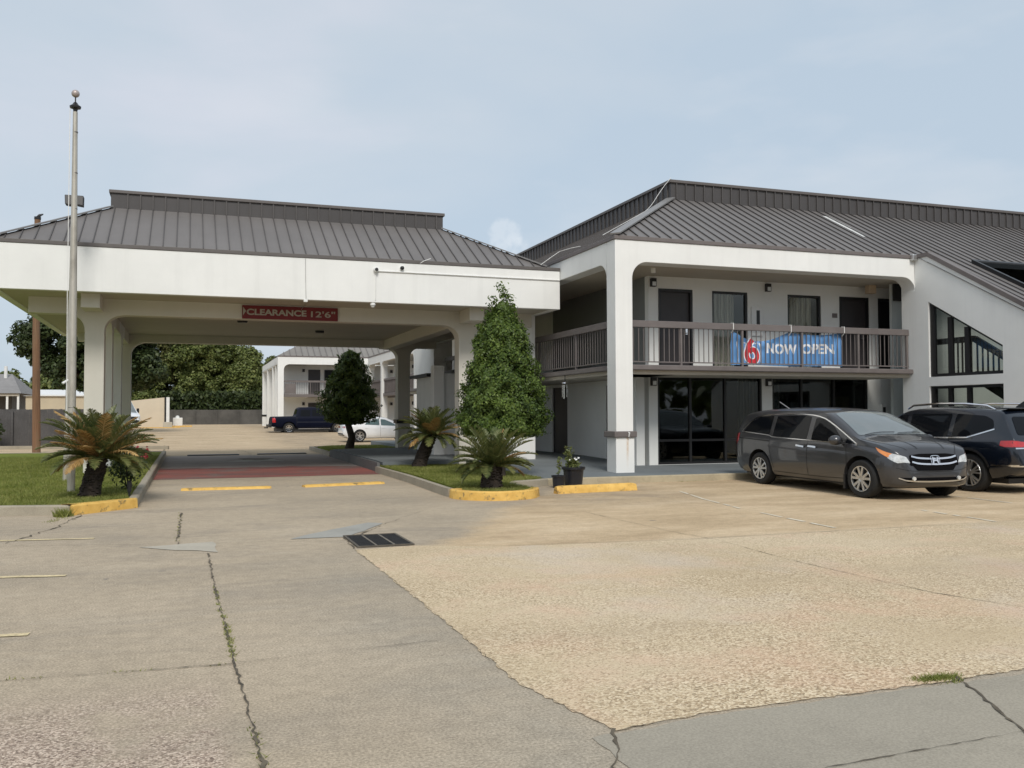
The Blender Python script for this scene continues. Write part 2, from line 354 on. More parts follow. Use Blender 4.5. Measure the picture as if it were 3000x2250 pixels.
# ================================================================== GROUND
def ground_material():
    t = NT('lot_concrete'); X, Y, Z = t.sep()
    c = (0.340, 0.288, 0.213)
    a = t.ramp(t.noise(0.22, 6, 0.6), ((0.30, (0.262, 0.226, 0.172)), (0.5, c), (0.72, (0.385, 0.328, 0.246))))
    st = t.ramp(t.noise(0.55, 6, 0.68, dist=0.8, stretch=(0.55, 1.7, 1)), ((0.50, 0.0), (0.74, 1.0)))
    a = t.mix(t.math('MULTIPLY', st, 0.68), a, (0.215, 0.192, 0.158))
    blu = t.math('MULTIPLY', t.smooth(X, 0.4, 1.9), t.smooth(Y, 11.5, 9.0)); a = t.mix(t.math('MULTIPLY', blu, t.math('MULTIPLY', t.ramp(t.noise(0.8, 5, 0.6), ((0.35, 0.2), (0.65, 1.0))), 0.55)), a, (0.258, 0.243, 0.203))
    li = t.ramp(t.noise(0.9, 6, 0.66, dist=0.5, stretch=(0.6, 2.2, 1)), ((0.56, 0.0), (0.74, 1.0)))
    a = t.mix(t.math('MULTIPLY', li, 0.30), a, (0.44, 0.39, 0.305))
    # sandy tan paving on the parking side
    nz = t.noise(0.5, 5, 0.6)
    edge = t.math('SUBTRACT', X, t.math('MULTIPLY_ADD', t.math('SUBTRACT', Y, 10.6), 0.62, 2.6))
    edge = t.math('ADD', edge, t.math('MULTIPLY', t.math('SUBTRACT', nz, 0.5), 2.2))
    m1 = t.math('MULTIPLY', t.smooth(edge, -0.35, 0.45), t.math('MULTIPLY', t.smooth(Y, 20.0, 19.0), t.smooth(Y, 10.0, 10.6)))
    tan = t.ramp(t.noise(0.8, 6, 0.62, stretch=(0.6, 1.5, 1)), ((0.28, (0.335, 0.255, 0.158)), (0.5, (0.43, 0.335, 0.215)), (0.72, (0.52, 0.42, 0.285))))
    tan = t.mix(t.math('MULTIPLY', t.ramp(t.noise(0.7, 5, 0.65, dist=1.0), ((0.55, 0.0), (0.72, 1.0))), 0.4), tan, (0.33, 0.235, 0.155))
    a = t.mix(m1, a, tan)
    # far lot beyond the canopy is tan too
    a = t.mix(t.math('MULTIPLY', t.smooth(Y, 37.8, 39.4), 0.8), a, tan)
    # damp dirty gutter beside the front island
    gut = t.math('MULTIPLY', t.smooth(X, 4.0, 6.2), t.math('MULTIPLY', t.smooth(Y, 13.6, 16.0), t.smooth(X, 10.4, 8.2)))
    gut = t.math('MULTIPLY', gut, t.ramp(t.noise(1.2, 5, 0.6), ((0.35, 0.25), (0.65, 1.0))))
    a = t.mix(t.math('MULTIPLY', gut, 0.55), a, (0.19, 0.160, 0.125))
    # exposed aggregate in the near left corner
    pe = t.math('MULTIPLY', t.smooth(X, 0.28, 0.10), t.smooth(Y, 6.2, 5.0)); pe = t.math('MULTIPLY', pe, t.ramp(t.noise(1.1, 5, 0.6), ((0.36, 0.15), (0.50, 1.0))))
    v = t.n('ShaderNodeTexVoronoi'); v.inputs['Scale'].default_value = 85; t.l(t.co, v.inputs['Vector'])
    peb = t.ramp(t.sep2(v.outputs['Color']), ((0.0, (0.13, 0.095, 0.075)), (0.5, (0.33, 0.262, 0.205)), (1.0, (0.54, 0.455, 0.37))))
    a = t.mix(t.math('MULTIPLY', pe, 0.9), a, peb)
    fine = t.ramp(t.noise(62, 3, 0.75), ((0.28, 0.22), (0.5, 0.50), (0.72, 0.80)))
    a = t.mix(0.80, a, fine, 'OVERLAY')
    mot = t.ramp(t.noise(7.5, 5, 0.7), ((0.34, 0.33), (0.66, 0.66))); a = t.mix(0.30, a, mot, 'OVERLAY')
    a = t.mix(1.0, a, (1.23, 1.195, 1.18), 'MULTIPLY')
    spots = t.ramp(t.noise(3.1, 2, 0.5), ((0.745, 0.0), (0.765, 1.0)))
    a = t.mix(t.math('MULTIPLY', spots, 0.5), a, (0.16, 0.15, 0.135))
    t.set(a, 0.92, spec=0.22); t.bump(t.noise(55, 5, 0.7), 0.42, 0.008)
    return t.m
def _sep2(s, col):
    x = s.n('ShaderNodeSeparateColor'); s.l(col, x.inputs[0]); return x.outputs[0]
NT.sep2 = _sep2
M['ground'] = ground_material()
def aggregate_material():
    t = NT('exposed_aggregate_paving'); X, Y, Z = t.sep()
    v = t.n('ShaderNodeTexVoronoi'); v.inputs['Scale'].default_value = 68; v.inputs['Randomness'].default_value = 1.0
    wv = t.n('ShaderNodeMapping'); wv.inputs['Scale'].default_value = (1, 1, 1); t.l(t.co, wv.inputs['Vector']); t.l(wv.outputs[0], v.inputs['Vector'])
    peb = t.ramp(t.sep2(v.outputs['Color']), ((0.0, (0.14, 0.092, 0.052)), (0.20, (0.35, 0.250, 0.150)), (0.55, (0.61, 0.48, 0.315)), (1.0, (0.90, 0.77, 0.56))))
    sand = t.ramp(t.noise(0.45, 6, 0.62), ((0.28, (0.48, 0.375, 0.235)), (0.5, (0.60, 0.482, 0.318)), (0.72, (0.68, 0.57, 0.41))))
    amt = t.ramp(t.noise(0.55, 6, 0.65, dist=0.5, stretch=(0.7, 1.3, 1)), ((0.36, 0.12), (0.60, 0.78)))
    near = t.smooth(Y, 11.0, 4.0)
    amt = t.math('MULTIPLY', amt, t.math('MULTIPLY_ADD', near, 0.35, 0.62))
    a = t.mix(amt, sand, peb)
    pink = t.ramp(t.noise(0.9, 5, 0.6), ((0.5, 0.0), (0.70, 1.0)))
    a = t.mix(t.math('MULTIPLY', pink, 0.50), a, (0.64, 0.41, 0.275))
    gr = t.ramp(t.noise(0.34, 5, 0.62, dist=0.4), ((0.54, 0.0), (0.70, 1.0)))
    a = t.mix(t.math('MULTIPLY', gr, 0.45), a, (0.60, 0.53, 0.47))
    dk = t.ramp(t.noise(0.28, 6, 0.66, dist=0.5, stretch=(0.6, 1.6, 1)), ((0.50, 0.0), (0.70, 1.0))); a = t.mix(t.math('MULTIPLY', dk, 0.38), a, (0.36, 0.285, 0.20))
    spk = t.ramp(t.noise(48, 3, 0.7), ((0.555, 0.0), (0.63, 1.0))); a = t.mix(t.math('MULTIPLY', spk, 0.72), a, (0.27, 0.175, 0.105))
    lgt = t.ramp(t.noise(40, 3, 0.7, stretch=(1.3, 1, 1)), ((0.60, 0.0), (0.68, 1.0))); a = t.mix(t.math('MULTIPLY', lgt, 0.45), a, (0.88, 0.77, 0.60))
    t.set(a, 0.92, spec=0.2)
    t.bump(v.outputs['Distance'], 0.5, 0.008)
    return t.m
M['aggregate'] = aggregate_material()
def red_material():
    t = NT('worn_red_paving')
    c = t.ramp(t.noise(0.7, 6, 0.65, stretch=(0.4, 1.5, 1)), ((0.35, (0.120, 0.088, 0.084)), (0.50, (0.27, 0.085, 0.070)), (0.68, (0.42, 0.125, 0.098))))
    c = t.mix(t.math('MULTIPLY', t.ramp(t.noise(0.5, 6, 0.65, dist=0.6), ((0.50, 0.0), (0.62, 1.0))), 0.7), c, (0.165, 0.145, 0.130))
    c = t.mix(0.25, c, t.ramp(t.noise(30, 3, 0.7), ((0.35, (0.06, 0.04, 0.04)), (0.65, (0.34, 0.22, 0.19)))))
    t.set(c, 0.9, spec=0.2); return t.m
M['red'] = red_material()
def grassmat():
    t = NT('lawn_soil_and_grass')
    c = t.ramp(t.noise(0.8, 6, 0.65), ((0.30, (0.10, 0.135, 0.022)), (0.5, (0.165, 0.205, 0.034)), (0.70, (0.26, 0.26, 0.065))))
    c = t.mix(0.5, c, t.ramp(t.noise(38, 4, 0.7), ((0.32, (0.07, 0.085, 0.015)), (0.68, (0.26, 0.29, 0.06)))))
    t.set(c, 0.95, spec=0.1); t.bump(t.noise(50, 4), 0.8, 0.03); return t.m
M['lawn'] = grassmat()

g = MB(); ys = [-80, 0, 30] + list(range(48, 82, 2)) + [120, 200, 500, 1500]; xs = [-1200, -200, -30, 0, 30, 200, 1200]
g.add([(x, y, gz(y)) for y in ys for x in xs], [(j*7+i, j*7+i+1, (j+1)*7+i+1, (j+1)*7+i) for j in range(len(ys)-1) for i in range(6)])
struct(g.build('ground', M['ground'], smooth=True))

def sheet(name, poly, z, m, kind='structure'):
    mb = MB(); mb.add([(x, y, z) for x, y in poly], [tuple(range(len(poly)))]); return tag(mb.build(name, m), kind=kind)
ag = [(1.88, 10.9)] + wobble([(1.88, 10.9), (1.89, 7.0), (1.86, 5.2), (1.98, 4.55), (2.06, 4.24), (2.6, 4.33), (4.15, 4.34), (5.0, 4.39), (9, 4.36), (16, 4.3)], 0.016, 0.055)
ag += [(16, 10.4), (11.7, 10.38), (8.5, 10.31), (6.05, 10.28), (3.6, 10.55), (2.62, 11.0)]
sheet('aggregate_pavement', ag, 0.004, M['aggregate'])
M['greyslab'] = concrete('blue_grey_slab_concrete', (0.345, 0.310, 0.248), 0.5, 0.40, 0.34, 0.66)
sheet('near_slab', wobble([(1.84, 2.2), (1.90, 4.2), (1.98, 4.22)], 0.012, 0.1) + wobble([(2.06, 4.2), (2.6, 4.29), (4.15, 4.30), (9, 4.32)], 0.012, 0.08) + [(9, 2.2)], 0.0032, M['greyslab'])
redp = wobble([(-0.78, 24.35), (5.12, 24.45)], 0.03, 0.4) + wobble([(5.14, 28.6), (3.0, 29.2), (1.0, 28.9), (-0.78, 29.4)], 0.18, 0.3)
sheet('red_pavement', redp, 0.004, M['red'])
M['shadedirt'] = concrete('shade_and_dirt_concrete', (0.275, 0.245, 0.225), 0.5, 0.5, 0.15, 0.55)  # drive dirt plus the canopy's shade, both put into this darker concrete
sheet('shaded_dirty_pavement', [(-0.78, 29.35), (1.0, 28.85), (3.0, 29.15), (5.14, 28.55), (5.14, 37.5)] + wobble([(5.1, 37.7), (2.5, 37.4), (-0.78, 37.7)], 0.25, 0.4), 0.0025, M['shadedirt'])
sheet('spilled_paint_patch', wobble([(1.4, 32.6), (2.2, 32.2), (2.6, 32.9), (3.1, 32.5), (3.0, 34.0), (2.5, 34.6), (1.9, 33.6), (0.3, 32.0)], 0.12, 0.3), 0.008, M['greypatch'])
sheet('dark_oil_stain', wobble([(1.9, 33.7), (2.6, 33.5), (2.9, 34.6), (2.2, 35.4), (1.8, 34.8), (1.9, 33.7)], 0.12, 0.3)[:-1], 0.0115, M['crack'])
sheet('white_concrete_patch', wobble([(-0.55, 12.02), (0.33, 12.2), (0.34, 11.25), (0.12, 11.5), (-0.15, 11.62), (-0.55, 12.02)], 0.02, 0.15)[:-1], 0.006, M['patch'])
sheet('grey_concrete_patch', wobble([(1.24, 12.12), (1.6, 12.6), (2.52, 13.55), (2.72, 13.4), (2.3, 12.6), (1.96, 12.1), (1.24, 12.12)], 0.015, 0.2)[:-1], 0.006, M['greypatch'])
M['pale'] = concrete('pale_worn_concrete', (0.46, 0.42, 0.345), 0.9, 0.35, 0.28)

def crack(name, pts, w, amp=0.02, step=0.08, z=0.0085):
    p = wobble(pts, amp, step); mb = MB(); v = []; f = []
    for i, (x, y) in enumerate(p):
        a = p[max(i-1, 0)]; b = p[min(i+1, len(p)-1)]; dx, dy = b[0]-a[0], b[1]-a[1]; l = math.hypot(dx, dy) or 1
        ww = w*0.62*random.uniform(0.15, 1.0)*(0.35+0.65*abs(math.sin(x*1.9+y*2.3)+0.4*math.sin(5.1*y+3*x))); v += [(x-dy/l*ww, y+dx/l*ww, z), (x+dy/l*ww, y-dx/l*ww, z)]
    for i in range(len(p)-1): f.append((2*i, 2*i+1, 2*i+3, 2*i+2))
    mb.add(v, f); return struct(mb.build(name, M['crack']))
crack('pavement_joint', [(0.24, 11.2), (0.25, 9.0), (0.30, 6.2), (0.34, 4.4), (0.34, 2.5)], 0.020, 0.012, 0.05)
crack('pavement_joint', [(-0.08, 16.0), (-0.11, 12.1)], 0.028, 0.02, 0.08)
crack('pavement_joint', [(-8, 6.75), (-1.05, 6.28), (0.30, 6.2)], 0.016, 0.008, 0.06)
crack('pavement_joint', [(0.31, 6.22), (1.2, 6.3), (1.86, 6.36)], 0.006, 0.004, 0.05)
crack('pavement_joint', [(-9, 13.2), (-2.2, 12.7), (0.34, 12.1), (1.9, 11.74)], 0.012, 0.012, 0.1)
crack('pavement_joint', [(2.65, 11.2), (3.6, 10.6), (6.05, 10.3), (8.56, 10.31), (11.7, 10.4), (16, 10.4)], 0.014, 0.012, 0.09)
crack('pavement_joint', [(6.1, 14.0), (6.2, 11.0), (6.33, 10.2), (6.2, 8.5), (6.25, 6.5), (6.5, 5.7), (6.6, 4.4)], 0.010, 0.006, 0.07)
crack('pavement_joint', [(2.04, 4.26), (1.94, 4.0), (1.82, 3.8), (1.84, 2.4)], 0.020, 0.012, 0.05)
crack('pavement_joint', [(4.40, 4.40), (4.22, 4.02), (3.96, 3.55), (3.9, 3.3)], 0.030, 0.015, 0.05)
crack('pavement_joint', [(2.4, 3.42), (2.74, 3.48), (3.86, 3.53), (5.5, 3.6)], 0.008, 0.006, 0.05)
crack('pavement_joint', [(2.64, 13.1), (2.2, 12.3), (1.92, 12.05), (1.88, 11.0)], 0.022, 0.02, 0.1)
crack('pavement_joint', [(2.66, 13.2), (3.7, 14.9)], 0.012, 0.02, 0.1)
crack('pavement_joint', [(1.7, 15.0), (2.5, 13.6)], 0.006, 0.02, 0.1)
crack('pavement_joint', [(1.88, 10.9), (1.885, 7.0), (1.86, 5.2), (2.04, 4.27)], 0.004, 0.012, 0.06)
crack('pavement_joint', [(2.05, 4.245), (2.6, 4.32), (4.15, 4.33), (5.0, 4.38), (9, 4.35)], 0.007, 0.012, 0.05)
crack('pavement_joint', [(2.2, 44), (2.5, 40), (2.3, 37.5), (2.9, 34.6)], 0.03, 0.1, 0.3)
crack('pavement_joint', [(-0.9, 40), (-1.6, 80)], 0.05, 0.05, 0.6)
crack('pavement_joint', [(-2.1, 13.0), (-1.75, 14.6), (-1.6, 16.2)], 0.03, 0.04, 0.1)
for p, w, m in (([(-9, 10.6), (-1.74, 10.3), (-1.13, 10.17)], 0.055, 'yellowline'), ([(-9, 13.9), (-2.24, 13.28), (-1.13, 13.10)], 0.055, 'yellowline'), ([(-9, 8.0), (-1.27, 7.57), (-1.08, 7.55)], 0.055, 'yellowline'),
                ([(9.55, 16.7), (9.1, 15.0), (8.75, 13.2)], 0.028, 'whiteline'), ([(8.72, 12.8), (8.5, 10.45)], 0.035, 'whiteline'), ([(11.4, 12.06), (11.2, 10.4)], 0.035, 'whiteline'), ([(14.2, 18.5), (13.75, 12.0)], 0.03, 'whiteline')):
    q = wobble(p, 0.008, 0.15); mb = MB(); v = []; f = []
    for i, (x, y) in enumerate(q):
        a = q[max(i-1, 0)]; b = q[min(i+1, len(q)-1)]; l = math.hypot(b[0]-a[0], b[1]-a[1]); dx, dy = (b[0]-a[0])/l, (b[1]-a[1])/l
        ww = w*random.uniform(0.65, 1.05); v += [(x-dy*ww, y+dx*ww, 0.0065), (x+dy*ww, y-dx*ww, 0.0065)]
    f = [(2*i, 2*i+1, 2*i+3, 2*i+2) for i in range(len(q)-1) if random.random() > (0.02 if m == 'yellowline' else 0.30)]
    mb.add(v, f); struct(mb.build('parking_line', M[m]))
# ------------------------------------------------------------------ kerbs, lawns, walkway
PZ = lambda y: 0.15 + 0.02*max(0, min(6.5, y-20.4))
lawn_poly = [(-22, 16.72), (-2.84, 16.72), (-1.72, 16.42), (-0.98, 17.15), (-0.95, 17.8), (-0.95, 39.4), (-6.8, 40.0), (-22, 41)]
def lawn(name, poly, z=0.13):
    mb = MB(); mb.add([(x, y, z) for x, y in poly] + [(x, y, -0.02) for x, y in poly], [tuple(range(len(poly)))] + [(i, (i+1) % len(poly), len(poly)+(i+1) % len(poly), len(poly)+i) for i in range(len(poly))])
    return struct(mb.build(name, M['lawn']))
lawn('lawn', lawn_poly)
isl = [(5.16, 25.9), (5.20, 21.5), (5.10, 18.9), (5.04, 17.35)] + [(5.72+0.68*math.cos(R(a)), 16.92+0.68*math.sin(R(a))) for a in range(190, 352, 14)] + [(6.42, 17.0), (6.44, 18.25), (6.62, 18.72), (7.3, 19.05), (7.58, 19.4), (7.62, 20.2), (7.6, 25.7)]
lawn('island_lawn', isl, 0.14)
bisl = [(5.36, 35.6), (5.5, 41.7), (6.4, 43.2), (8.6, 42.9), (8.7, 36.3)]
lawn('island_lawn', bisl, 0.16)
kb = MB(); ribbon(kb, [(-22, 16.58), (-2.84, 16.58), (-1.78, 16.32)], 0.15, -0.02, 0.155, 1)
ribbon(kb, [(-0.80, 17.30), (-0.80, 22), (-0.80, 30), (-0.80, 39.5)], 0.15, -0.02, 0.16, 1)
ribbon(kb, [(-0.80, 39.56), (-6.8, 40.2), (-22, 41.2)], 0.15, -0.02, 0.15, 1)
ribbon(kb, [(-0.8, 46), (-6, 48.5), (-16, 51)], 0.15, -0.02, 0.16, 1)
struct(kb.build('kerb', M['kerb'], smooth=True))
yb = MB(); ribbon(yb, [(-1.775, 16.30), (-1.70, 16.22), (-0.80, 17.17), (-0.80, 17.295)], 0.16, -0.02, 0.165, 1)
struct(yb.build('yellow_kerb', M['yellow'], smooth=True))
tip = [(4.92, 17.25)] + [(5.60+0.86*math.cos(R(a)), 16.95+0.86*math.sin(R(a))) for a in range(168, 340, 8)] + [(6.47, 16.72), (6.52, 16.86)]
kb = MB(); ribbon(kb, [(5.36, 42.4), (5.30, 37), (5.24, 35.3)], 0.15, -0.02, 0.165, -1)
ribbon(kb, [(5.04, 25.2), (5.04, 21.5), (4.95, 18.9), (4.90, 17.45), (4.92, 17.26)], 0.15, -0.02, 0.165, -1)
ribbon(kb, [(6.52, 16.88), (6.50, 18.2), (6.68, 18.62), (7.34, 18.92), (7.62, 19.14)], 0.14, -0.02, 0.16, 1)
ribbon(kb, [(5.36, 42.4), (6.3, 43.35), (8.7, 43.0)], 0.15, -0.02, 0.16, -1)
struct(kb.build('kerb', M['kerb'], smooth=True))
yb = MB(); ribbon(yb, tip, 0.16, -0.02, 0.17, 1); struct(yb.build('yellow_kerb', M['yellow'], smooth=True))
# raised walkway of the motel
wk = MB()
def deck(poly_of_y):
    ys_ = [y for y, a, b in poly_of_y]
    v = []
    for y, a, b in poly_of_y: v += [(a, y, PZ(y)), (b, y, PZ(y)), (a, y, -0.05), (b, y, -0.05)]
    f = []
    for i in range(len(poly_of_y)-1):
        k_ = 4*i; f += [(k_, k_+1, k_+5, k_+4), (k_, k_+4, k_+6, k_+2), (k_+1, k_+3, k_+7, k_+5)]
    f += [(0, 2, 3, 1), (len(v)-4, len(v)-3, len(v)-1, len(v)-2)]
    wk.add(v, f)
deck([(19.34, 7.62, 40), (20.4, 7.62, 40), (23, 7.62, 40), (25.7, 7.62, 40)])
deck([(25.7, 5.2, 40), (26.9, 5.16, 40), (35.4, 5.25, 40), (36.3, 8.7, 40), (46, 8.7, 40)])
struct(wk.build('walkway', M['platform']))
kb = MB(); ribbon(kb, [(7.62, 19.18), (10, 19.18), (12.5, 19.19), (40, 19.19)], 0.155, -0.02, 0.153, 1); struct(kb.build('walkway_kerb', concrete('stained_kerb_concrete', (0.42, 0.36, 0.25), 1.6, 0.5, 0.15, 0.5), smooth=True))
kb = MB(); ribbon(kb, [(5.20, 35.25), (5.14, 30), (5.06, 25.35)], 0.09, -0.02, 0.27, -1); struct(kb.build('dark_kerb', concrete('dark_kerb_concrete', (0.15, 0.15, 0.145), 1.0, 0.4, 0.15)))  # darker concrete along the drive edge of the walkway

# ================================================================== ENTRANCE CANOPY
CX0, CX1, CY0, CY1 = -4.42, 9.925, 24.0, 37.9
can = thing('entrance_canopy', 'white drive-through canopy on square columns with a brown metal hip roof', 'canopy', (2.75, 30.9, 0))
fz0, fz1 = 4.56, 5.645
m = MB(); m.box(CX0, CX1, CY0, CY0+0.2, fz0, fz1); m.box(CX0, CX0+0.2, CY0+0.2, CY1-0.2, fz0, fz1); m.box(CX0, CX1, CY1-0.2, CY1, fz0, fz1); m.box(CX1-0.2, CX1, CY0+0.2, CY1-0.2, fz0, fz1)
m.build('fascia', M['white'], can, bevel=0.012)
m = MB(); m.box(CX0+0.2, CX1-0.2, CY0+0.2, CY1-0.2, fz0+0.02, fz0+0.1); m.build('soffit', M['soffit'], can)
m = MB()
for (a, b, c, d) in ((CX0-0.02, CX1, CY0-0.02, CY0+0.12), (CX0-0.02, CX0+0.12, CY0+0.12, CY1-0.12), (CX0-0.02, CX1, CY1-0.12, CY1+0.02), (CX1-0.12, CX1, CY0+0.12, CY1-0.12)): m.box(a, b, c, d, fz1, fz1+0.095)
m.build('eave_trim', M['eave'], can, bevel=0.01)
# front frame: two columns with curved brackets and the beam, and the side rows
def frame_poly(xl, cl, xr, zt, zb, pz, w=0.46, r=0.5, xe=None):
    # cantilever xl .. left column (cl..cl+w) .. right column (xr..xr+w) .. xe
    p = [(xl, zt), (xl, zb), (cl-0.42, zb)] + arc(cl-0.42, zb-0.42, 0.42, 90, 0) + [(cl, pz), (cl+w, pz)]
    p += [(cl+w+r+r*math.cos(R(a)), zb-r*0.8+r*0.8*math.sin(R(a))) for a in range(180, 89, -10)]
    p += [(xr-r+r*math.cos(R(a)), zb-r*0.8+r*0.8*math.sin(R(a))) for a in range(90, -1, -10)] + [(xr, pz), (xr+w, pz)]
    xe = xe or xr+w+1.8
    p += [(xr+w+0.4-0.4*math.cos(R(a)), zb-0.4+0.4*math.sin(R(a))) for a in range(0, 91, 10)] + [(xe, zb), (xe, zt)]
    return p
m = MB(); m.prism(frame_poly(-3.78, -2.49, 7.41, fz0+0.03, 4.18, 0.05), 'y', 25.6, 26.06); m.build('front_arch', M['beam'], can, smooth=True, bevel=0.01)
m = MB(); m.prism(frame_poly(-3.78, -2.49, 8.0, fz0+0.03, 4.30, 0.05, 0.5, 0.55, 9.6), 'y', 36.5, 37.0); m.build('rear_arch', M['beam'], can, smooth=True, bevel=0.01)
def row_poly(ys, zt, zb, y0, y1, w, r=0.45):
    p = [(y0, zt), (y0, zb)]
    for i, y in enumerate(ys):
        p += [(y-r+r*math.cos(R(a)), zb-r+r*math.sin(R(a))) for a in range(90, -1, -15)] + [(y, 0.05), (y+w, 0.05)]
        p += [(y+w+r+r*math.cos(R(a)), zb-r+r*math.sin(R(a))) for a in range(180, 89, -15)]
    return p + [(y1, zb), (y1, zt)]
for cy in (28.62, 32.47):
    m = MB(); m.prism(row_poly([cy], fz0+0.03, 4.20, cy-1.0, cy+1.45, 0.42), 'x', -2.49, -2.05); m.build('column', M['white'], can, smooth=True, bevel=0.01)
for x in (-2.485, 7.42):
    m = MB(); m.box(x, x+0.43, CY0+0.55, 25.59, 4.235, fz0+0.03); m.box(x, x+0.43, 26.07, 36.49, 4.205, fz0+0.03); m.box(x, x+0.43, 37.01, CY1-0.3, 4.30, fz0+0.03)
    m.build('beam', M['beam'], can, bevel=0.01)
m = MB(); m.box(7.935, 9.05, 25.68, 25.98, 0.2, 4.17); m.box(9.09, 9.80, 25.66, 26.0, 0.2, fz0+0.02); m.build('wall_panel', M['white'], can, bevel=0.01)
for x, y in ((1.6, 30), (4.4, 33)):
    m = MB(); m.lathe([(0.14, 4.50), (0.16, 4.54), (0.16, 4.585)], (x, y, 0), 18)
    m.build('soffit_light', M['black'], can)
m = MB(); m.box(7.94, 8.58, 36.44, 37.06, 1.24, 1.40); m.build('column_band', M['frame'], can)

def seam_rib(mb, p, q, w=0.022, h=0.030): mb.bar(p, q, w, h)
def hip_roof(par, X0, X1, Y0, Y1, z0, d, slope, boxh, seam_front=True, sides='fblr', over=0.05):
    """roof planes, standing seams, hip caps and the upright parapet round a flat top"""
    z1 = z0+slope*d; P = [(X0, Y0), (X1, Y0), (X1, Y1), (X0, Y1)]; Q = [(X0+d, Y0+d), (X1-d, Y0+d), (X1-d, Y1-d), (X0+d, Y1-d)]
    m = MB(); m.add([(x, y, z0) for x, y in P] + [(x, y, z1) for x, y in Q], [(i, (i+1) % 4, 4+(i+1) % 4, 4+i) for i in range(4)])
    roof = m.build('roof', M['roof'], par)
    s_ = MB(); pr = 0.315
    n = int((X1-X0)/pr)
    for i in range(1, n):
        x = X0+i*pr; run = min(d, x-X0, X1-x)
        if run < 0.15: continue
        seam_rib(s_, (x, Y0+0.01, z0+0.003), (x, Y0+run, z0+run*slope+0.003)); seam_rib(s_, (x, Y1-0.01, z0+0.003), (x, Y1-run, z0+run*slope+0.003))
        if X0+d+0.1 < x < X1-d-0.1: s_.box(x-0.016, x+0.016, Y0+d-0.035, Y0+d, z1+0.0, z1+boxh)
    n = int((Y1-Y0)/pr)
    for i in range(1, n):
        y = Y0+i*pr; run = min(d, y-Y0, Y1-y)
        if run < 0.15: continue
        seam_rib(s_, (X0+0.01, y, z0+0.003), (X0+run, y, z0+run*slope+0.003)); seam_rib(s_, (X1-0.01, y, z0+0.003), (X1-run, y, z0+run*slope+0.003))
        if Y0+d+0.1 < y < Y1-d-0.1: s_.box(X0+d-0.035, X0+d, y-0.016, y+0.016, z1, z1+boxh)
    s_.build('standing_seams', M['seam'], par)
    for a, b in zip(P, Q):
        c = MB(); c.bar((a[0], a[1], z0+0.02), (b[0], b[1], z1+0.02), 0.20, 0.035)
        c.build('hip_cap', M['hipcap'], par)
    b_ = MB(); b_.box(X0+d, X1-d, Y0+d, Y1-d, z1-0.05, z1+boxh); b_.build('parapet', M['parapet'], par)
    k_ = MB(); k_.box(X0+d-over, X1-d+over, Y0+d-over, Y1-d+over, z1+boxh, z1+boxh+0.085); k_.build('coping', M['eave'], par, bevel=0.01)
hip_roof(can, CX0+0.03, CX1-0.35, CY0+0.02, CY1-0.02, fz1+0.085, 2.42, 0.575, 0.40)

# sign, cameras, wires on the canopy
sg = thing('clearance_sign', 'red clearance sign board with pale lettering on the canopy beam', 'sign', (2.6, 25.55, 4.37))
m = MB(); m.box(1.355, 3.905, 25.545, 25.59, 4.185, 4.545); m.build('board', mat('dark_red_sign', (0.175, 0.013, 0.018), 0.55, 0.12, 3), sg, bevel=0.006)
lm = mat('faded_cream_lettering', (0.42, 0.39, 0.34), 0.6, 0.1, 5)
text_mb('CLEARANCE', (1.58, 0.17), (1.47, 25.54, 4.285), (1, 0, 0), (0, 0, 1), (0, -1, 0), 0.004, 0.034).build('lettering', lm, sg)
text_mb("12'6\"", (0.66, 0.17), (3.17, 25.54, 4.275), (1, 0, 0), (0, 0, 1), (0, -1, 0), 0.004, 0.016).build('lettering', lm, sg)
m = MB(); m.prism([(1.375, 4.27), (1.375, 4.50), (1.455, 4.39)], 'y', 25.536, 25.544); m.build('corner_mark', lm, sg)
cm = thing('security_camera', 'small round black camera at the left end of the white conduit on the canopy', 'camera', (4.66, 24.0, 5.42))
m = MB(); m.lathe([(0.05, 24.0), (0.07, 23.97), (0.06, 23.90), (0.03, 23.87)], (4.66, 0, 5.42), 14, 'y'); m.build('housing', M['whiteplastic'], cm, smooth=True)
m = MB(); m.lathe([(0.045, 23.872), (0.042, 23.855)], (4.66, 0, 5.42), 14, 'y'); m.build('lens', M['black'], cm)
cm = thing('security_camera', 'dark dome camera above the conduit, just below the canopy eave', 'camera', (5.34, 24.0, 5.52))
m = MB(); m.lathe([(0.055, 24.0), (0.055, 23.95)], (5.36, 0, 5.50), 14, 'y'); m.build('mount', M['whiteplastic'], cm)
m = MB(); m.lathe([(0.055, 23.95), (0.05, 23.91), (0.03, 23.88), (0.005, 23.87)], (5.36, 0, 5.50), 14, 'y'); m.build('dome', M['black'], cm, smooth=True)
cm = thing('security_camera', 'white dome camera hanging under the canopy edge right of the red sign', 'camera', (4.58, 23.98, 4.5))
m = MB(); m.lathe([(0.06, 4.56), (0.075, 4.53), (0.075, 4.49)], (4.60, 24.08, 0), 14); m.build('mount', M['whiteplastic'], cm)
m = MB(); m.lathe([(0.06, 4.488), (0.05, 4.45), (0.025, 4.425), (0.004, 4.42)], (4.60, 24.08, 0), 14); m.build('dome', M['whiteplastic'], cm, smooth=True)
cm = thing('security_camera', 'tiny white camera under the canopy edge directly above the red sign', 'camera', (2.84, 23.99, 4.55))
m = MB(); m.box(2.79, 2.89, 23.96, 24.06, 4.50, 4.56); m.build('housing', M['whiteplastic'], cm, bevel=0.01)
tag((MB().tube([(4.70, 23.98, 5.395), (7, 23.98, 5.39), (9.92, 23.98, 5.385)], 0.018, 8)).build('wall_conduit', M['whiteplastic']), 'long white horizontal conduit along the right half of the canopy face', 'conduit')
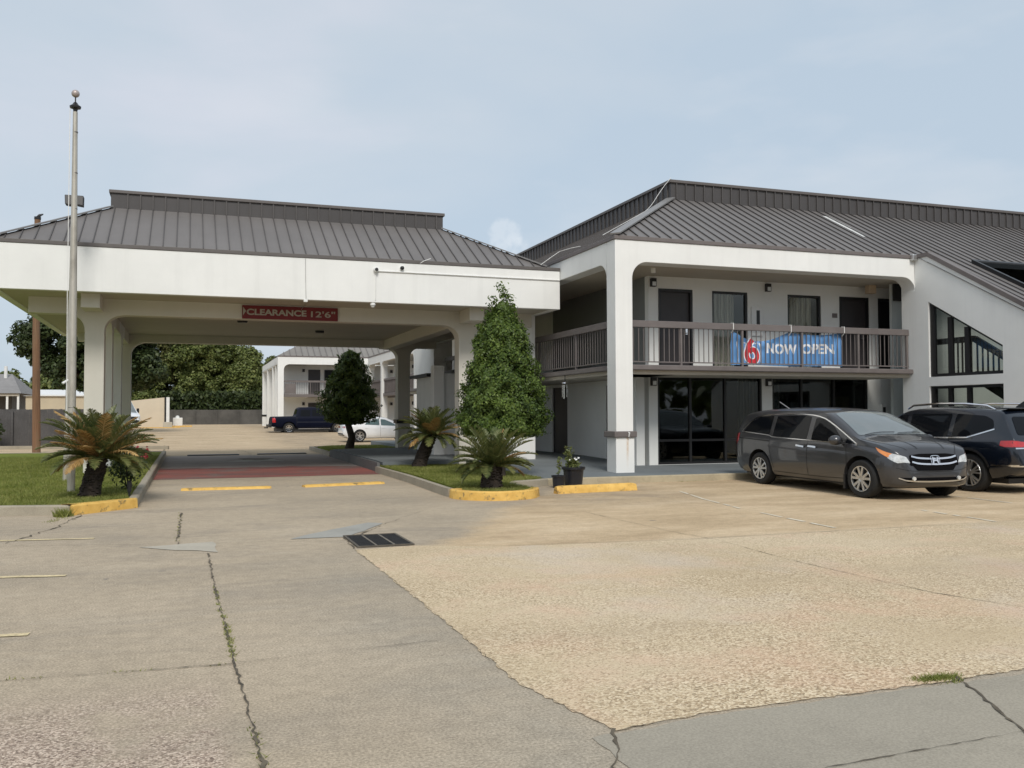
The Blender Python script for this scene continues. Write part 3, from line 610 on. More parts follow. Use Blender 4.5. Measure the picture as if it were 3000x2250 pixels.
tag((MB().tube([(4.66, 23.985, 5.38), (4.655, 23.985, 4.62)], 0.012, 6)).build('wall_conduit', M['whiteplastic']), 'short vertical white conduit down the canopy face to the dome camera', 'conduit')
tag((MB().tube([(2.83, 23.99, 5.72), (2.835, 23.985, 5.3), (2.85, 23.985, 4.56), (2.88, 24.3, 4.5), (2.90, 25.5, 4.46)], 0.006, 5)).build('hanging_wire', M['steel']), 'thin grey wire hanging down the canopy face above the red sign', 'wire')
tag((MB().tube([(5.85, 23.99, 5.65), (5.95, 23.97, 5.72), (6.15, 23.98, 5.80)], 0.010, 5)).build('loose_cable', M['whiteplastic']), 'short curled white cable at the canopy eave right of the dome camera', 'cable')

# ================================================================== MAIN MOTEL BUILDING
X0, Y0 = 9.94, 20.46; XW = 19.24; YW = 22.5; XS = 11.93; FT, AB = 5.93, 5.395; EZ = 6.03; SL = 0.545; DB = 3.6
mo = thing('motel_building', 'two-storey white motel block with balcony, brown metal roof and sloping lobby wing', 'motel', (15, 28, 0))
r = 0.42; cw = 0.47
p = [(X0, 0.10), (X0, FT), (XW, FT), (XW, AB-0.36)] + [(XW-0.4+0.4*math.cos(R(a)), AB-0.36+0.36*math.sin(R(a))) for a in range(0, 91, 9)][0:] + [(X0+cw+r+r*math.cos(R(a)), AB-r+r*math.sin(R(a))) for a in range(90, 181, 9)] + [(X0+cw, 0.10)]
m = MB(); m.prism(p, 'y', Y0, Y0+0.5); m.build('front_arcade', M['white'], mo, smooth=True, bevel=0.012)
p = [(Y0+0.5, AB-r), (Y0+0.5, FT), (45, FT), (45, 0.1), (44.5, 0.1), (44.5, AB-r)] + [(44.5-r+r*math.cos(R(a)), AB-r+r*math.sin(R(a))) for a in range(0, 91, 10)] + [(Y0+0.5+r+r*math.cos(R(a)), AB-r+r*math.sin(R(a))) for a in range(90, 181, 10)]
m = MB(); m.prism(p, 'x', X0, X0+0.42); m.build('side_arcade', M['white'], mo, smooth=True, bevel=0.012)
m = MB(); m.box(X0-0.012, X0+cw+0.02, Y0-0.014, Y0+0.514, 0.12, 1.02); cbase = m.build('column_base', M['white'], mo, bevel=0.01)
m = MB(); m.box(X0-0.075, X0+cw+0.07, Y0-0.07, Y0+0.57, 1.022, 1.172); m.build('column_band', M['trim'], mo, bevel=0.02)
m = MB(); m.tube([(10.235, Y0-0.075, 1.15), (10.25, Y0-0.10, 1.13), (10.24, Y0-0.085, 1.03)], [0.01, 0.022, 0.012], 8); m.build('conduit_end', M['whiteplastic'], mo)
# rust streak on column base
rs = NT('rust_stained_paint'); u = rs.sep(); cmask = rs.math('MULTIPLY', rs.smooth(rs.math('ABSOLUTE', rs.math('SUBTRACT', u[0], 10.24-15)), 0.055, 0.0), rs.smooth(u[2], 0.15, 1.0))
cmask = rs.math('MULTIPLY', cmask, rs.ramp(rs.noise(14, 4), ((0.3, 0.25), (0.6, 0.9))))
rs.set(rs.mix(rs.math('MULTIPLY', cmask, 0.7), (0.80, 0.80, 0.775), (0.50, 0.26, 0.07)), 0.75); cbase.data.materials[0] = rs.m
# slab, soffit, walls
m = MB(); m.box(X0+cw-0.04, XW-0.005, 20.56, YW, 2.70, 2.83); m.box(X0+0.14, XS, 20.97, 44.4, 2.70, 2.83); m.build('balcony_slab', M['trim'], mo, bevel=0.02)
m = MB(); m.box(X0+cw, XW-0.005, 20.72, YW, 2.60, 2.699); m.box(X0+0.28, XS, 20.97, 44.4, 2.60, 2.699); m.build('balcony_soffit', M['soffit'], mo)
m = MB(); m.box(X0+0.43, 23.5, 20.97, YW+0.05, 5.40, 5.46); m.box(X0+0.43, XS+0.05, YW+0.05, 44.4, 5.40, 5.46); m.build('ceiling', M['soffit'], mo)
def holed_wall(x0, x1, z0, z1, holes, y0, y1, mb):
    xs_ = sorted({x0, x1, *[h for q in holes for h in q[:2]]})
    for a, b in zip(xs_, xs_[1:]):
        c = (a+b)/2; hs = sorted([(q[2], q[3]) for q in holes if q[0] < c < q[1]]); z = z0
        for h0, h1 in hs:
            if h0 > z+1e-4: mb.box(a, b, y0, y1, z, h0)
            z = h1
        if z < z1-1e-4: mb.box(a, b, y0, y1, z, z1)
up = [(12.24, 13.31, 2.83, 5.065), (13.95, 15.12, 2.83, 5.07), (16.48, 17.65, 2.83, 5.07), (18.31, 19.37, 2.83, 5.08), (19.73, 20.80, 2.83, 5.08)]
lo = [(12.20, 15.57, 0.20, 2.66), (15.92, 19.31, 0.20, 2.66)]
m = MB(); holed_wall(XS, 26, 2.83, 5.42, up, YW, YW+0.2, m); m.build('upper_wall', M['wall'], mo)
m = MB(); holed_wall(XS, 26, 0.12, 2.70, lo, YW, YW+0.2, m); m.box(11.55, 11.80, YW+0.02, YW+0.3, 0.12, 2.60); m.build('lower_wall', M['wall'], mo)
m = MB(); m.box(XS, XS+0.2, 29.5, 44, 2.83, 5.42); m.build('rear_side_wall', M['white'], mo)
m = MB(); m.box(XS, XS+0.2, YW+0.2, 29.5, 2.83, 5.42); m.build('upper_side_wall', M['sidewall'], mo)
m = MB(); m.box(XS, XS+0.2, 25.25, 28.25, 0.12, 2.70); m.box(XS, XS+0.2, 29.6, 44, 0.12, 2.70); m.box(XS, XS+0.2, YW+0.2, 22.9, 0.12, 2.70); m.box(XS, XS+0.2, 22.9, 25.25, 2.45, 2.70); m.box(XS, XS+0.2, 28.25, 29.6, 2.5, 2.7); m.build('lower_side_wall', M['wall'], mo)
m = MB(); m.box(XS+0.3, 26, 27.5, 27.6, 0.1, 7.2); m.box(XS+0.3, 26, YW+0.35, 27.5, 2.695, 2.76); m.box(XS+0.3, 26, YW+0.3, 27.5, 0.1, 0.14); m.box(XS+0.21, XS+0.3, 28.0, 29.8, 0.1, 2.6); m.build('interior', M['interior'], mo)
# doors
for i, (a, b, c, d) in enumerate([up[0], up[3], up[4]]):
    fr = MB(); fr.box(a, a+0.07, YW-0.02, YW+0.13, c, d); fr.box(b-0.07, b, YW-0.02, YW+0.13, c, d); fr.box(a+0.07, b-0.07, YW-0.02, YW+0.13, d-0.08, d)
    D = MB(); D.box(a+0.07, b-0.07, YW+0.06, YW+0.11, c, d-0.08); dd = D.build('door', M['door'] if i < 2 else M['doorblack'], mo)
    if i == 2: dd['label'] = 'black rightmost upper door'
    fr.build('door_frame', M['frame'], dd)
    h = MB(); h.box(b-0.20, b-0.14, YW+0.03, YW+0.06, c+0.98, c+1.14); h.tube([(b-0.17, YW+0.03, c+1.02), (b-0.17, YW, c+1.02), (b-0.29, YW, c+1.02)], 0.012, 6); h.build('handle', M['chrome'], dd)
def window(par, a, b, c, d, y, mull=(), hbars=(), ft=0.06, curtain=None, gl='glass'):
    fr = MB(); fr.box(a, a+ft, y+0.02, y+0.13, c, d); fr.box(b-ft, b, y+0.02, y+0.13, c, d); fr.box(a+ft, b-ft, y+0.02, y+0.13, d-ft, d); fr.box(a+ft, b-ft, y+0.02, y+0.13, c, c+ft)
    for x in mull: fr.box(x-0.035, x+0.035, y+0.025, y+0.125, c+ft, d-ft)
    for z in hbars:
        xs_ = [a+ft] + [q for x in mull for q in (x-0.035, x+0.035)] + [b-ft]
        for q in range(0, len(xs_), 2): fr.box(xs_[q], xs_[q+1], y+0.03, y+0.12, z-0.03, z+0.03)
    w = fr.build('window', M['frame'], par)
    pn = MB(); pn.box(a+ft, b-ft, y+0.07, y+0.078, c+ft, d-ft); pn.build('pane', M[gl], w)
    for ca, cb in (curtain or ()):
        cu = MB(); n = int((cb-ca)/0.035); v = []
        for i in range(n+1):
            x = ca+(cb-ca)*i/n; yy = y+0.30+0.035*math.sin(i*1.15)+0.012*math.sin(i*0.37); v += [(x, yy, c+0.03), (x, yy, d-0.04)]
        cu.add(v, [(2*i, 2*i+2, 2*i+3, 2*i+1) for i in range(n)]); cu.build('curtain', M['curtain'], w, smooth=True)
    return w
window(mo, *up[1], YW, curtain=[(14.0, 14.86)], gl='glassclear'); window(mo, *up[2], YW, curtain=[(16.53, 17.50)], gl='glassclear')
window(mo, *lo[0], YW, mull=(13.24, 14.37), hbars=(0.86,), curtain=[(14.95, 15.50)])
window(mo, *lo[1], YW, mull=(16.95, 18.1), hbars=(0.86,), curtain=[(15.97, 16.35)])
m = MB(); m.box(18.17, 18.87, YW+0.3, YW+0.33, 1.15, 2.1); m.build('notice_board', mat('beige_board', (0.34, 0.30, 0.20), 0.7, 0.05, 3), mo)
m = MB(); m.box(17.1, 18.0, YW+1.2, YW+1.25, 0.9, 1.95); m.build('partition', mat('grey_partition', (0.10, 0.10, 0.11), 0.7, 0.1, 3), mo)
# side door glass near the corner
m = MB(); m.box(XS+0.03, XS+0.12, 22.9, 23.0, 0.18, 2.45); m.box(XS+0.03, XS+0.12, 25.15, 25.25, 0.18, 2.45); m.box(XS+0.03, XS+0.12, 23.0, 25.15, 2.37, 2.45); m.box(XS+0.03, XS+0.12, 23.0, 25.15, 0.18, 0.30); m.box(XS+0.03, XS+0.12, 23.0, 25.15, 1.0, 1.07)
w = m.build('glass_door', M['frame'], mo); m = MB(); m.box(XS+0.07, XS+0.078, 23.0, 25.15, 0.3, 2.37); m.build('pane', M['glass'], w)
m = MB(); m.box(XS+0.05, XS+0.1, 28.25, 29.6, 0.2, 2.5); m.build('door', M['doorblack'], mo)
# railings
def railing(par, p, q, posts, z=2.83, ht=1.13, sp=0.145, wide=0.09):
    p, q = Vector((*p, 0)), Vector((*q, 0)); L_ = (q-p).length; d = (q-p)/L_; n = Vector((-d.y, d.x, 0))
    up_ = Vector((0, 0, z)); m = MB()
    m.bar(p+up_+Vector((0, 0, ht-0.17)), q+up_+Vector((0, 0, ht-0.17)), wide, 0.17)
    o = m.build('railing', M['trim'], par, bevel=0.008)
    m = MB(); m.bar(p+up_+Vector((0, 0, 0.07)), q+up_+Vector((0, 0, 0.07)), 0.03, 0.03); m.build('bottom_rail', M['trim'], o)
    for s_ in posts:
        m = MB(); c = p+d*s_; m.box(c.x-0.028, c.x+0.028, c.y-0.028, c.y+0.028, z, z+ht-0.17); m.build('post', M['trim'], o)
    m = MB(); k_ = int(L_/sp)
    for i in range(1, k_):
        s_ = i*sp
        if min(abs(s_-w_) for w_ in posts) < 0.05: continue
        c = p+d*s_; m.box(c.x-0.009, c.x+0.009, c.y-0.009, c.y+0.009, z+0.10, z+ht-0.17)
    m.build('balusters', M['trim'], o); return o
railing(mo, (X0+cw+0.02, 20.75), (XW-0.01, 20.75), [1.50, 3.33, 5.21, 7.07, 8.75])
railing(mo, (X0+0.2, 20.98), (X0+0.2, 37), [2.4, 5.2, 8, 11, 14], sp=0.16)
# wall lamps, cabinets, plaques
def lamp(x, z, y=YW):
    m = MB(); m.box(x, x+0.16, y-0.11, y-0.002, z, z+0.23); o = m.build('wall_lamp', M['frame'], mo, bevel=0.01)
    m = MB(); m.box(x+0.025, x+0.135, y-0.118, y-0.111, z+0.02, z+0.13); m.build('lamp_lens', M['alloy'], o)
for x, z in ((11.98, 5.10), (15.70, 5.115), (11.97, 2.37), (15.68, 2.385)): lamp(x, z)
m = MB(); m.box(15.22, 15.60, YW-0.05, YW-0.002, 3.82, 4.66); o = m.build('extinguisher_cabinet', M['whiteplastic'], mo, bevel=0.01); m = MB(); m.box(15.38, 15.49, YW-0.056, YW-0.051, 4.0, 4.56); m.build('cabinet_window', M['frame'], o)
m = MB(); m.box(19.77, 19.96, YW-0.06, YW-0.002, 1.30, 1.86); o = m.build('extinguisher_cabinet', M['whiteplastic'], mo, bevel=0.01); m = MB(); m.box(19.81, 19.91, YW-0.066, YW-0.061, 1.36, 1.78); m.build('cabinet_window', M['frame'], o)
m = MB(); m.box(18.05, 18.22, YW-0.02, YW-0.002, 4.44, 4.57); m.build('room_plaque', M['trim'], mo)
m = MB(); m.box(19.0, 19.25, YW-0.5, YW-0.3, 5.15, 5.40); m.build('ceiling_light', M['beige'], mo, bevel=0.015)
m = MB(); m.lathe([(0.06, 5.28), (0.06, 5.40)], (11.45, 21.3, 0), 14); m.build('ceiling_light', M['whiteplastic'], mo)
m = MB(); m.box(XS-0.12, XS-0.002, 24.35, 24.55, 4.55, 4.85); m.build('wall_lamp', M['frame'], mo, bevel=0.01)
# eave trim
m = MB(); m.box(X0-0.03, XW, Y0-0.03, Y0+0.12, FT, EZ-0.002); m.box(X0-0.03, X0+0.12, Y0+0.12, 45, FT, EZ-0.002); m.build('eave_trim', M['trim'], mo, bevel=0.008)
# roof
XR = 40; YB = 48; YL = 14.0; zt = EZ+SL*DB; zl = EZ-SL*(Y0-YL)
rf = MB(); rf.quad((X0, Y0, EZ), (XW, Y0, EZ), (XR, Y0, EZ), (XR, Y0+DB, zt), (X0+DB, Y0+DB, zt)); rf.quad((X0, YB, EZ), (X0, Y0, EZ), (X0+DB, Y0+DB, zt), (X0+DB, YB, zt)); RP = lambda x, y: (x, y, EZ+SL*(y-Y0))
xa, xb, ya, yb2 = 21.0, 23.6, 17.6, 20.05
for a_, b_, c_, d_ in ((XW-0.04, xa, YL, Y0), (xb, XR, YL, Y0), (xa, xb, YL, ya), (xa, xb, yb2, Y0)): rf.quad(RP(a_, c_), RP(b_, c_), RP(b_, d_), RP(a_, d_))
rf.build('roof', M['roof'], mo)
s_ = MB(); pr = 0.315; n = int((XR-X0)/pr)
for i in range(1, n):
    x = X0+i*pr; run = min(DB, x-X0); yb_ = YL if x > XW+0.2 else Y0
    if xa-0.05 < x < xb+0.05:
        seam_rib(s_, (x, yb_+0.01, EZ-SL*(Y0-yb_)+0.003), (x, ya-0.1, EZ-SL*(Y0-ya+0.1)+0.003), 0.026, 0.032); yb_ = yb2+0.1
    if run > 0.2: seam_rib(s_, (x, yb_+0.01, EZ-SL*(Y0-yb_)+0.003), (x, Y0+run, EZ+SL*run+0.003), 0.026, 0.032)
    if x > X0+DB+0.1: s_.box(x-0.016, x+0.016, Y0+DB-0.04, Y0+DB, zt, zt+0.50)
for i in range(1, int((YB-Y0)/pr)):
    y = Y0+i*pr; run = min(DB, y-Y0)
    if run > 0.2: seam_rib(s_, (X0+0.01, y, EZ+0.003), (X0+run, y, EZ+SL*run+0.003), 0.022, 0.012)
    if y > Y0+DB+0.1: s_.box(X0+DB-0.04, X0+DB, y-0.016, y+0.016, zt, zt+0.50)
s_.build('standing_seams', M['seam'], mo)
m = MB(); m.bar((X0, Y0, EZ+0.02), (X0+DB, Y0+DB, zt+0.02), 0.26, 0.035); m.build('hip_cap', M['hipcap'], mo)
m = MB(); m.box(X0+DB, XR, Y0+DB, Y0+DB+0.5, zt-0.05, zt+0.50); m.box(X0+DB, X0+DB+0.5, Y0+DB+0.5, YB, zt-0.05, zt+0.50); m.build('parapet', M['parapet'], mo)
m = MB(); m.box(X0+DB-0.06, XR, Y0+DB-0.06, Y0+DB+0.56, zt+0.50, zt+0.59); m.box(X0+DB-0.06, X0+DB+0.56, Y0+DB+0.56, YB, zt+0.50, zt+0.59); m.build('coping', M['eave'], mo, bevel=0.012)
def onroof(x, y, h): return (x, y, EZ+SL*(y-Y0)+h)
m = MB()
for q in ((xa-0.06, xa+0.04, ya-0.06, yb2+0.06), (xb-0.04, xb+0.06, ya-0.06, yb2+0.06), (xa+0.04, xb-0.04, ya-0.06, ya+0.04), (xa+0.04, xb-0.04, yb2-0.04, yb2+0.06)):
    a_, b_, c_, d_ = q; m.add([onroof(a_, c_, -0.05), onroof(b_, c_, -0.05), onroof(b_, d_, -0.05), onroof(a_, d_, -0.05), onroof(a_, c_, 0.12), onroof(b_, c_, 0.12), onroof(b_, d_, 0.12), onroof(a_, d_, 0.12)], [(0, 3, 2, 1), (4, 5, 6, 7), (0, 1, 5, 4), (1, 2, 6, 5), (2, 3, 7, 6), (3, 0, 4, 7)])
skf = m.build('skylight', M['frame'], mo); m = MB(); m.add([onroof(xa, ya, 0.08), onroof(xb, ya, 0.08), onroof(xb, yb2, 0.08), onroof(xa, yb2, 0.08)], [(0, 1, 2, 3)]); m.build('pane', M['skyglass'], skf)
m = MB(); m.add([onroof(21.78, 20.2, 0.03), onroof(21.78, 18.9, 0.03), onroof(23.2, 18.9, 0.03), onroof(23.2, 20.5, 0.03), onroof(21.9, 20.2, 0.16), onroof(21.9, 19.0, 0.16), onroof(23.1, 19.0, 0.16), onroof(23.1, 20.4, 0.16)], [(0, 1, 5, 4), (1, 2, 6, 5), (2, 3, 7, 6), (3, 0, 4, 7), (4, 5, 6, 7)]); pass
m = MB(); m.add([onroof(18.60, 23.6, 0.012), onroof(18.86, 23.6, 0.012), onroof(18.86, 22.6, 0.012), onroof(18.75, 22.3, 0.012), onroof(18.72, 21.8, 0.012), onroof(18.62, 21.8, 0.012)], [(5, 4, 3, 2, 1, 0)]); m.build('roof_patch', mat('bare_roof_patch', (0.62, 0.62, 0.60), 0.5, 0.15, 6), mo)
# lobby wing: side wall with raked top and its windows
def rake(y): return min(FT, FT-0.02-0.565*(19.95-y)) if y < 19.95 else FT
wl = MB(); U1 = [(19.985, 2.585), (17.555, 2.585), (17.555, 3.30), (19.985, 4.67)]; 
# wall built round the openings
x0_, x1_ = XW, XW+0.22
wl.prism([(19.985, 0.1), (20.98, 0.1), (20.98, FT), (19.985, FT)], 'x', x0_, x1_)
wl.prism([(17.555, 2.335), (19.985, 2.335), (19.985, 2.585), (17.555, 2.585)], 'x', x0_, x1_)
wl.prism([(17.555, 3.30), (19.985, 4.67), (19.985, FT), (19.95, FT-0.02), (17.555, rake(17.555))], 'x', x0_, x1_)
wl.prism([(14.0, 0.1), (17.555, 0.1), (17.555, rake(17.555)), (14.0, rake(14.0))], 'x', x0_, x1_)
wl.prism([(17.555, 0.1), (19.985, 0.1), (19.985, 0.95), (17.555, 0.95)], 'x', x0_, x1_)
wl.box(XW+0.22, 40, 14.0, 14.2, 0.1, 2.55)
wl.build('wing_wall', M['white'], mo)
def bar_yz(mb, p, q, w, x0, x1):
    d = Vector((q[0]-p[0], q[1]-p[1])).normalized(); n = Vector((-d.y, d.x))*w/2
    mb.prism([(p[0]-n.x, p[1]-n.y), (q[0]-n.x, q[1]-n.y), (q[0]+n.x, q[1]+n.y), (p[0]+n.x, p[1]+n.y)], 'x', x0, x1)
fr = MB(); fr.prism([(19.84, 2.60), (19.97, 2.60), (19.97, 4.64), (19.84, 4.57)], 'x', XW+0.05, XW+0.15); bar_yz(fr, (17.57, 2.63), (19.83, 2.63), 0.08, XW+0.052, XW+0.148); bar_yz(fr, (17.58, 3.27), (19.83, 4.54), 0.05, XW+0.054, XW+0.146)
for y in (19.30, 18.74): fr.box(XW+0.056, XW+0.144, y-0.07, y+0.07, 2.67, 3.2+(y-17.56)*0.563)
w = fr.build('window', M['frame'], mo); pn = MB(); pn.prism([(17.57, 2.67), (19.83, 2.67), (19.83, 4.52), (17.57, 3.25)], 'x', XW+0.10, XW+0.106); pn.build('pane', M['glassclear'], w)
fr = MB(); fr.box(XW+0.05, XW+0.15, 19.84, 19.975, 0.96, 2.325); fr.box(XW+0.052, XW+0.148, 17.565, 19.84, 2.26, 2.325); fr.box(XW+0.052, XW+0.148, 17.565, 19.84, 0.96, 1.03)
for y in (19.33, 18.70): fr.box(XW+0.056, XW+0.144, y-0.06, y+0.06, 1.03, 2.26)
w = fr.build('window', M['frame'], mo); pn = MB(); pn.box(XW+0.10, XW+0.106, 17.57, 19.84, 1.03, 2.26); pn.build('pane', M['glassclear'], w)
# stair hall behind those windows
m = MB(); m.box(XW+4.6, XW+4.7, 14.3, 21.8, 0.1, 4.2); m.box(XW+0.3, XW+4.6, 21.7, 21.8, 0.1, 5.9); m.build('stair_hall_wall', mat('hall_wall_paint', (0.60, 0.63, 0.61), 0.8, 0.05, 2), mo)
m = MB(); m.box(XW+0.3, XR-0.5, 21.60, 21.66, 4.9, 6.5); m.build('skylight_backing', M['interior'], mo)  # added dark wall behind the skylight so its glass reads dark
m = MB(); m.box(XW+0.5, XW+2.2, 18.95, 20.9, 2.55, 2.66); bar_yz(m, (18.95, 2.6), (15.2, 0.5), 0.25, XW+0.5, XW+1.9); m.box(XW+0.5, XW+0.6, 18.95, 20.9, 3.50, 3.66); bar_yz(m, (18.95, 3.58), (15.5, 1.62), 0.16, XW+0.5, XW+0.6)
for i in range(6): m.box(XW+0.53, XW+0.57, 19.05+0.15*i, 19.08+0.15*i, 2.66, 3.5)
for i in range(14): y = 18.85-0.17*i; m.box(XW+0.53, XW+0.57, y, y+0.03, 2.62-(18.95-y)*0.56, 3.52-(18.95-y)*0.568)
m.build('staircase', M['frame'], mo)
m = MB(); bar_yz(m, (20.35, FT+0.055), (19.93, FT+0.055), 0.10, XW-0.045, XW+0.1); bar_yz(m, (19.97, FT+0.055), (14.0, rake(14.0)+0.055), 0.115, XW-0.042, XW+0.1); m.build('rake_trim', M['trim'], mo)
m = MB(); m.add([onroof(XW-0.04, 19.95, 0.012), onroof(XW+0.36, 20.35, 0.012), onroof(XW+0.36, 14.0, 0.012), onroof(XW-0.04, 14.0, 0.012)], [(0, 1, 2, 3)]); m.build('rake_flashing', M['hipcap'], mo)
m = MB(); m.box(XW-0.18, XW-0.03, Y0-0.14, Y0-0.032, FT-0.06, FT+0.11); o = m.build('floodlight', M['alloy'], mo, bevel=0.01)
# roof cable lying over the hip
def smooth3(p):
    for _ in range(2):
        q = [p[0]]
        for a, b in zip(p, p[1:]): q += [tuple(np.array(a)*0.75+np.array(b)*0.25), tuple(np.array(a)*0.25+np.array(b)*0.75)]
        p = q+[p[-1]]
    return p
pts = [(X0+DB-0.05, Y0+DB-0.1, zt+0.62), (X0+DB-0.35, Y0+DB-0.05, zt+0.25)]
for f_ in (0.15, 0.3, 0.5, 0.7): d_ = DB*(1-f_); pts.append((X0+d_-0.2, Y0+d_+0.25+1.8*f_, EZ+SL*(d_-0.2)+0.05))
tag(MB().tube(smooth3(pts), 0.008, 6).build('roof_cable', M['whiteplastic']), 'pale cable draped over the motel roof corner hip', 'cable')
tag(MB().tube([(X0+0.45, 23.6, EZ+0.29), (X0+0.25, 23.8, EZ+0.26), (X0+0.02, 24.1, EZ+0.20), (X0-0.25, 24.05, EZ+0.02), (X0-0.6, 24.0, 5.8)], 0.008, 6).build('eave_cable', M['whiteplastic']), 'looped pale cable where canopy roof meets motel eave', 'cable')
# ================================================================== BUILDINGS AND FENCES BEHIND
def far_arcade(name, label, P, Q, inward, zb, bays, has_roof=True, roofd=4.0):
    """two-storey arcade from P to Q (2D); inward is the unit 2D vector into the building"""
    P, Q, N = Vector((*P, 0)), Vector((*Q, 0)), Vector((*inward, 0)); d = (Q-P).normalized(); Ln = (Q-P).length
    root = thing(name, label, 'motel wing', (P.x, P.y, zb))
    def W(s, n, z): q = P+d*s+N*n; return (q.x, q.y, zb+z)
    def bx(mb, s0, s1, n0, n1, z0, z1):
        v = [W(s, n, z) for z in (z0, z1) for n in (n0, n1) for s in (s0, s1)]
        mb.add(v, [(0, 2, 3, 1), (4, 5, 7, 6), (0, 1, 5, 4), (2, 6, 7, 3), (0, 4, 6, 2), (1, 3, 7, 5)])
    xs_ = [Ln*i/bays for i in range(bays+1)]; cw = 0.48
    m = MB(); poly = [(0, 0), (0, 5.9), (Ln, 5.9), (Ln, 0), (Ln-cw, 0)]
    for i in range(bays, 0, -1):
        a = xs_[i-1]+(cw if i == 1 else cw/2); b = xs_[i]-(cw if i == bays else cw/2); r = 0.45
        if i < bays: poly.append((b, 0))
        poly += [(b-r+r*math.cos(R(t_)), 5.3-r+r*math.sin(R(t_))) for t_ in range(0, 91, 15)] + [(a+r+r*math.cos(R(t_)), 5.3-r+r*math.sin(R(t_))) for t_ in range(90, 181, 15)] + [(a, 0)]
    n = len(poly); m.add([W(s, 0, z) for s, z in poly]+[W(s, 0.45, z) for s, z in poly], [tuple(range(n)), tuple(range(2*n-1, n-1, -1))]+[(i, (i+1) % n, n+(i+1) % n, n+i) for i in range(n)])
    m.build('arcade', M['white'], root)
    m = MB(); bx(m, -0.02, Ln+0.02, -0.03, 0.1, 5.9, 6.0); m.build('eave_trim', M['trim'], root)
    m = MB(); bx(m, cw, Ln-cw, 0.1, 2.2, 2.62, 2.85); m.build('balcony_slab', M['trim'], root)
    m = MB(); bx(m, 0, Ln, 2.2, 2.4, 0, 5.6); bx(m, 0, Ln, 0.46, 2.2, 5.35, 5.45); m.build('wall', M['wall'], root)
    for i in range(bays):
        a, b = xs_[i], xs_[i+1]; L_ = b-a
        m = MB(); bx(m, a+0.24, b-0.24, 0.15, 0.23, 3.82, 3.98); rl = m.build('railing', M['trim'], root)
        m = MB(); k_ = int(L_/0.16)
        for j in range(1, k_):
            s_ = a+0.24+(L_-0.48)*j/k_; w_ = 0.012 if j % 8 else 0.035; bx(m, s_-w_, s_+w_, 0.17, 0.21, 2.85, 3.82)
        bx(m, a+0.24, b-0.24, 0.175, 0.205, 2.92, 2.95); m.build('balusters', M['trim'], rl)
        for z in (0.05, 2.87):
            m = MB(); bx(m, a+L_*0.36, a+L_*0.36+1.0, 2.14, 2.195, z, z+2.1); m.build('door', M['door'], root)
            m = MB(); bx(m, a+L_*0.36+1.35, a+L_*0.36+2.6, 2.12, 2.195, z+0.5, z+2.1); w = m.build('window', M['frame'], root)
            m = MB(); bx(m, a+L_*0.36+1.42, a+L_*0.36+2.53, 2.11, 2.118, z+0.57, z+2.03); m.build('pane', M['carglass'], w)
            m = MB(); bx(m, a+L_*0.36-0.5, a+L_*0.36-0.3, 2.08, 2.195, z+1.9, z+2.15); m.build('wall_lamp', M['frame'], root)
    if has_roof:
        m = MB(); z0, z1 = 6.0, 6.0+0.55*roofd
        m.add([W(0, 0, z0), W(Ln, 0, z0), W(Ln, roofd, z1), W(roofd, roofd, z1), W(0, 12, z0), W(roofd, 12-roofd, z1), W(Ln, 12-roofd, z1)], [(0, 1, 2, 3), (4, 0, 3, 5), (3, 2, 6, 5)]); m.build('roof', roof_far, root)
        m = MB(); k_ = int(Ln/0.5)
        for i in range(1, k_):
            s_ = 0.5*i; run = min(roofd, s_); p, q = W(s_, 0.02, z0+0.005), W(s_, run, z0+run*0.55+0.005)
            m.bar(p, q, 0.06, 0.06)
        m.build('standing_seams', M['roof'], root)
    return root
roof_far = roofmat('weathered_grey_roof', (0.215, 0.20, 0.18))
rt = far_arcade('motel_wing', 'far white two-storey motel wing with arcade behind the pickup truck', (6.91, 77), (22, 77), (0, 1), 0.45, 2)
# its side row of columns going back
m = MB(); n_ = 4
for i in range(1, 4):
    y = 77+16.4*i/3; m.box(6.91, 7.40, y-0.5, y, 0.35, 5.85)
m.box(6.91, 7.40, 77.46, 93.4, 5.75, 6.35); m.build('side_column', M['white'], rt)
m = MB(); m.box(6.80, 7.5, 92.85, 93.45, 1.45, 1.62); m.build('column_band', M['frame'], rt)
m = MB(); m.box(9.4, 9.6, 79.3, 95, 0.4, 6.0); m.box(6.9, 9.4, 77.5, 93.4, 5.8, 5.9); m.box(7.4, 9.4, 77.5, 93.4, 3.05, 3.3); m.build('side_wall', M['wall'], rt)
m = MB(); m.box(7.5, 8.35, 77.12, 77.2, 3.32, 4.15); m.build('utility_box', M['trim'], rt)
far_arcade('motel_wing', 'long white motel wing with arcade running away behind the canopy', (14.2, 76.4), (14.2, 48.5), (1, 0), 0.40, 5, has_roof=False)
# courtyard side near the lobby: panel, low walls and dark ledge
cy = thing('lobby_annex', 'low white lobby annex with dark flat ledge behind the canopy columns', 'annex', (9, 33, 0))
m = MB(); m.box(9.70, 10.5, 37.3, 40.9, 3.32, 5.1); m.build('balcony_panel', M['white'], cy)
m = MB(); m.box(7.98, 8.2, 31.7, 34.4, 2.95, 3.06); m.box(8.2, 10.2, 28.9, 34.4, 2.95, 3.06); m.build('roof_ledge', M['frame'], cy)
m = MB(); m.box(8.22, 8.42, 31.2, 34.2, 0.2, 2.949); m.build('wall', M['white'], cy)
m = MB(); m.box(7.60, 7.95, 29.2, 29.6, 0.2, 3.2); m.build('pillar', M['white'], cy); m = MB(); m.box(7.96, 9.6, 29.3, 29.5, 0.2, 2.949); m.build('screen_wall', M['white'], cy)
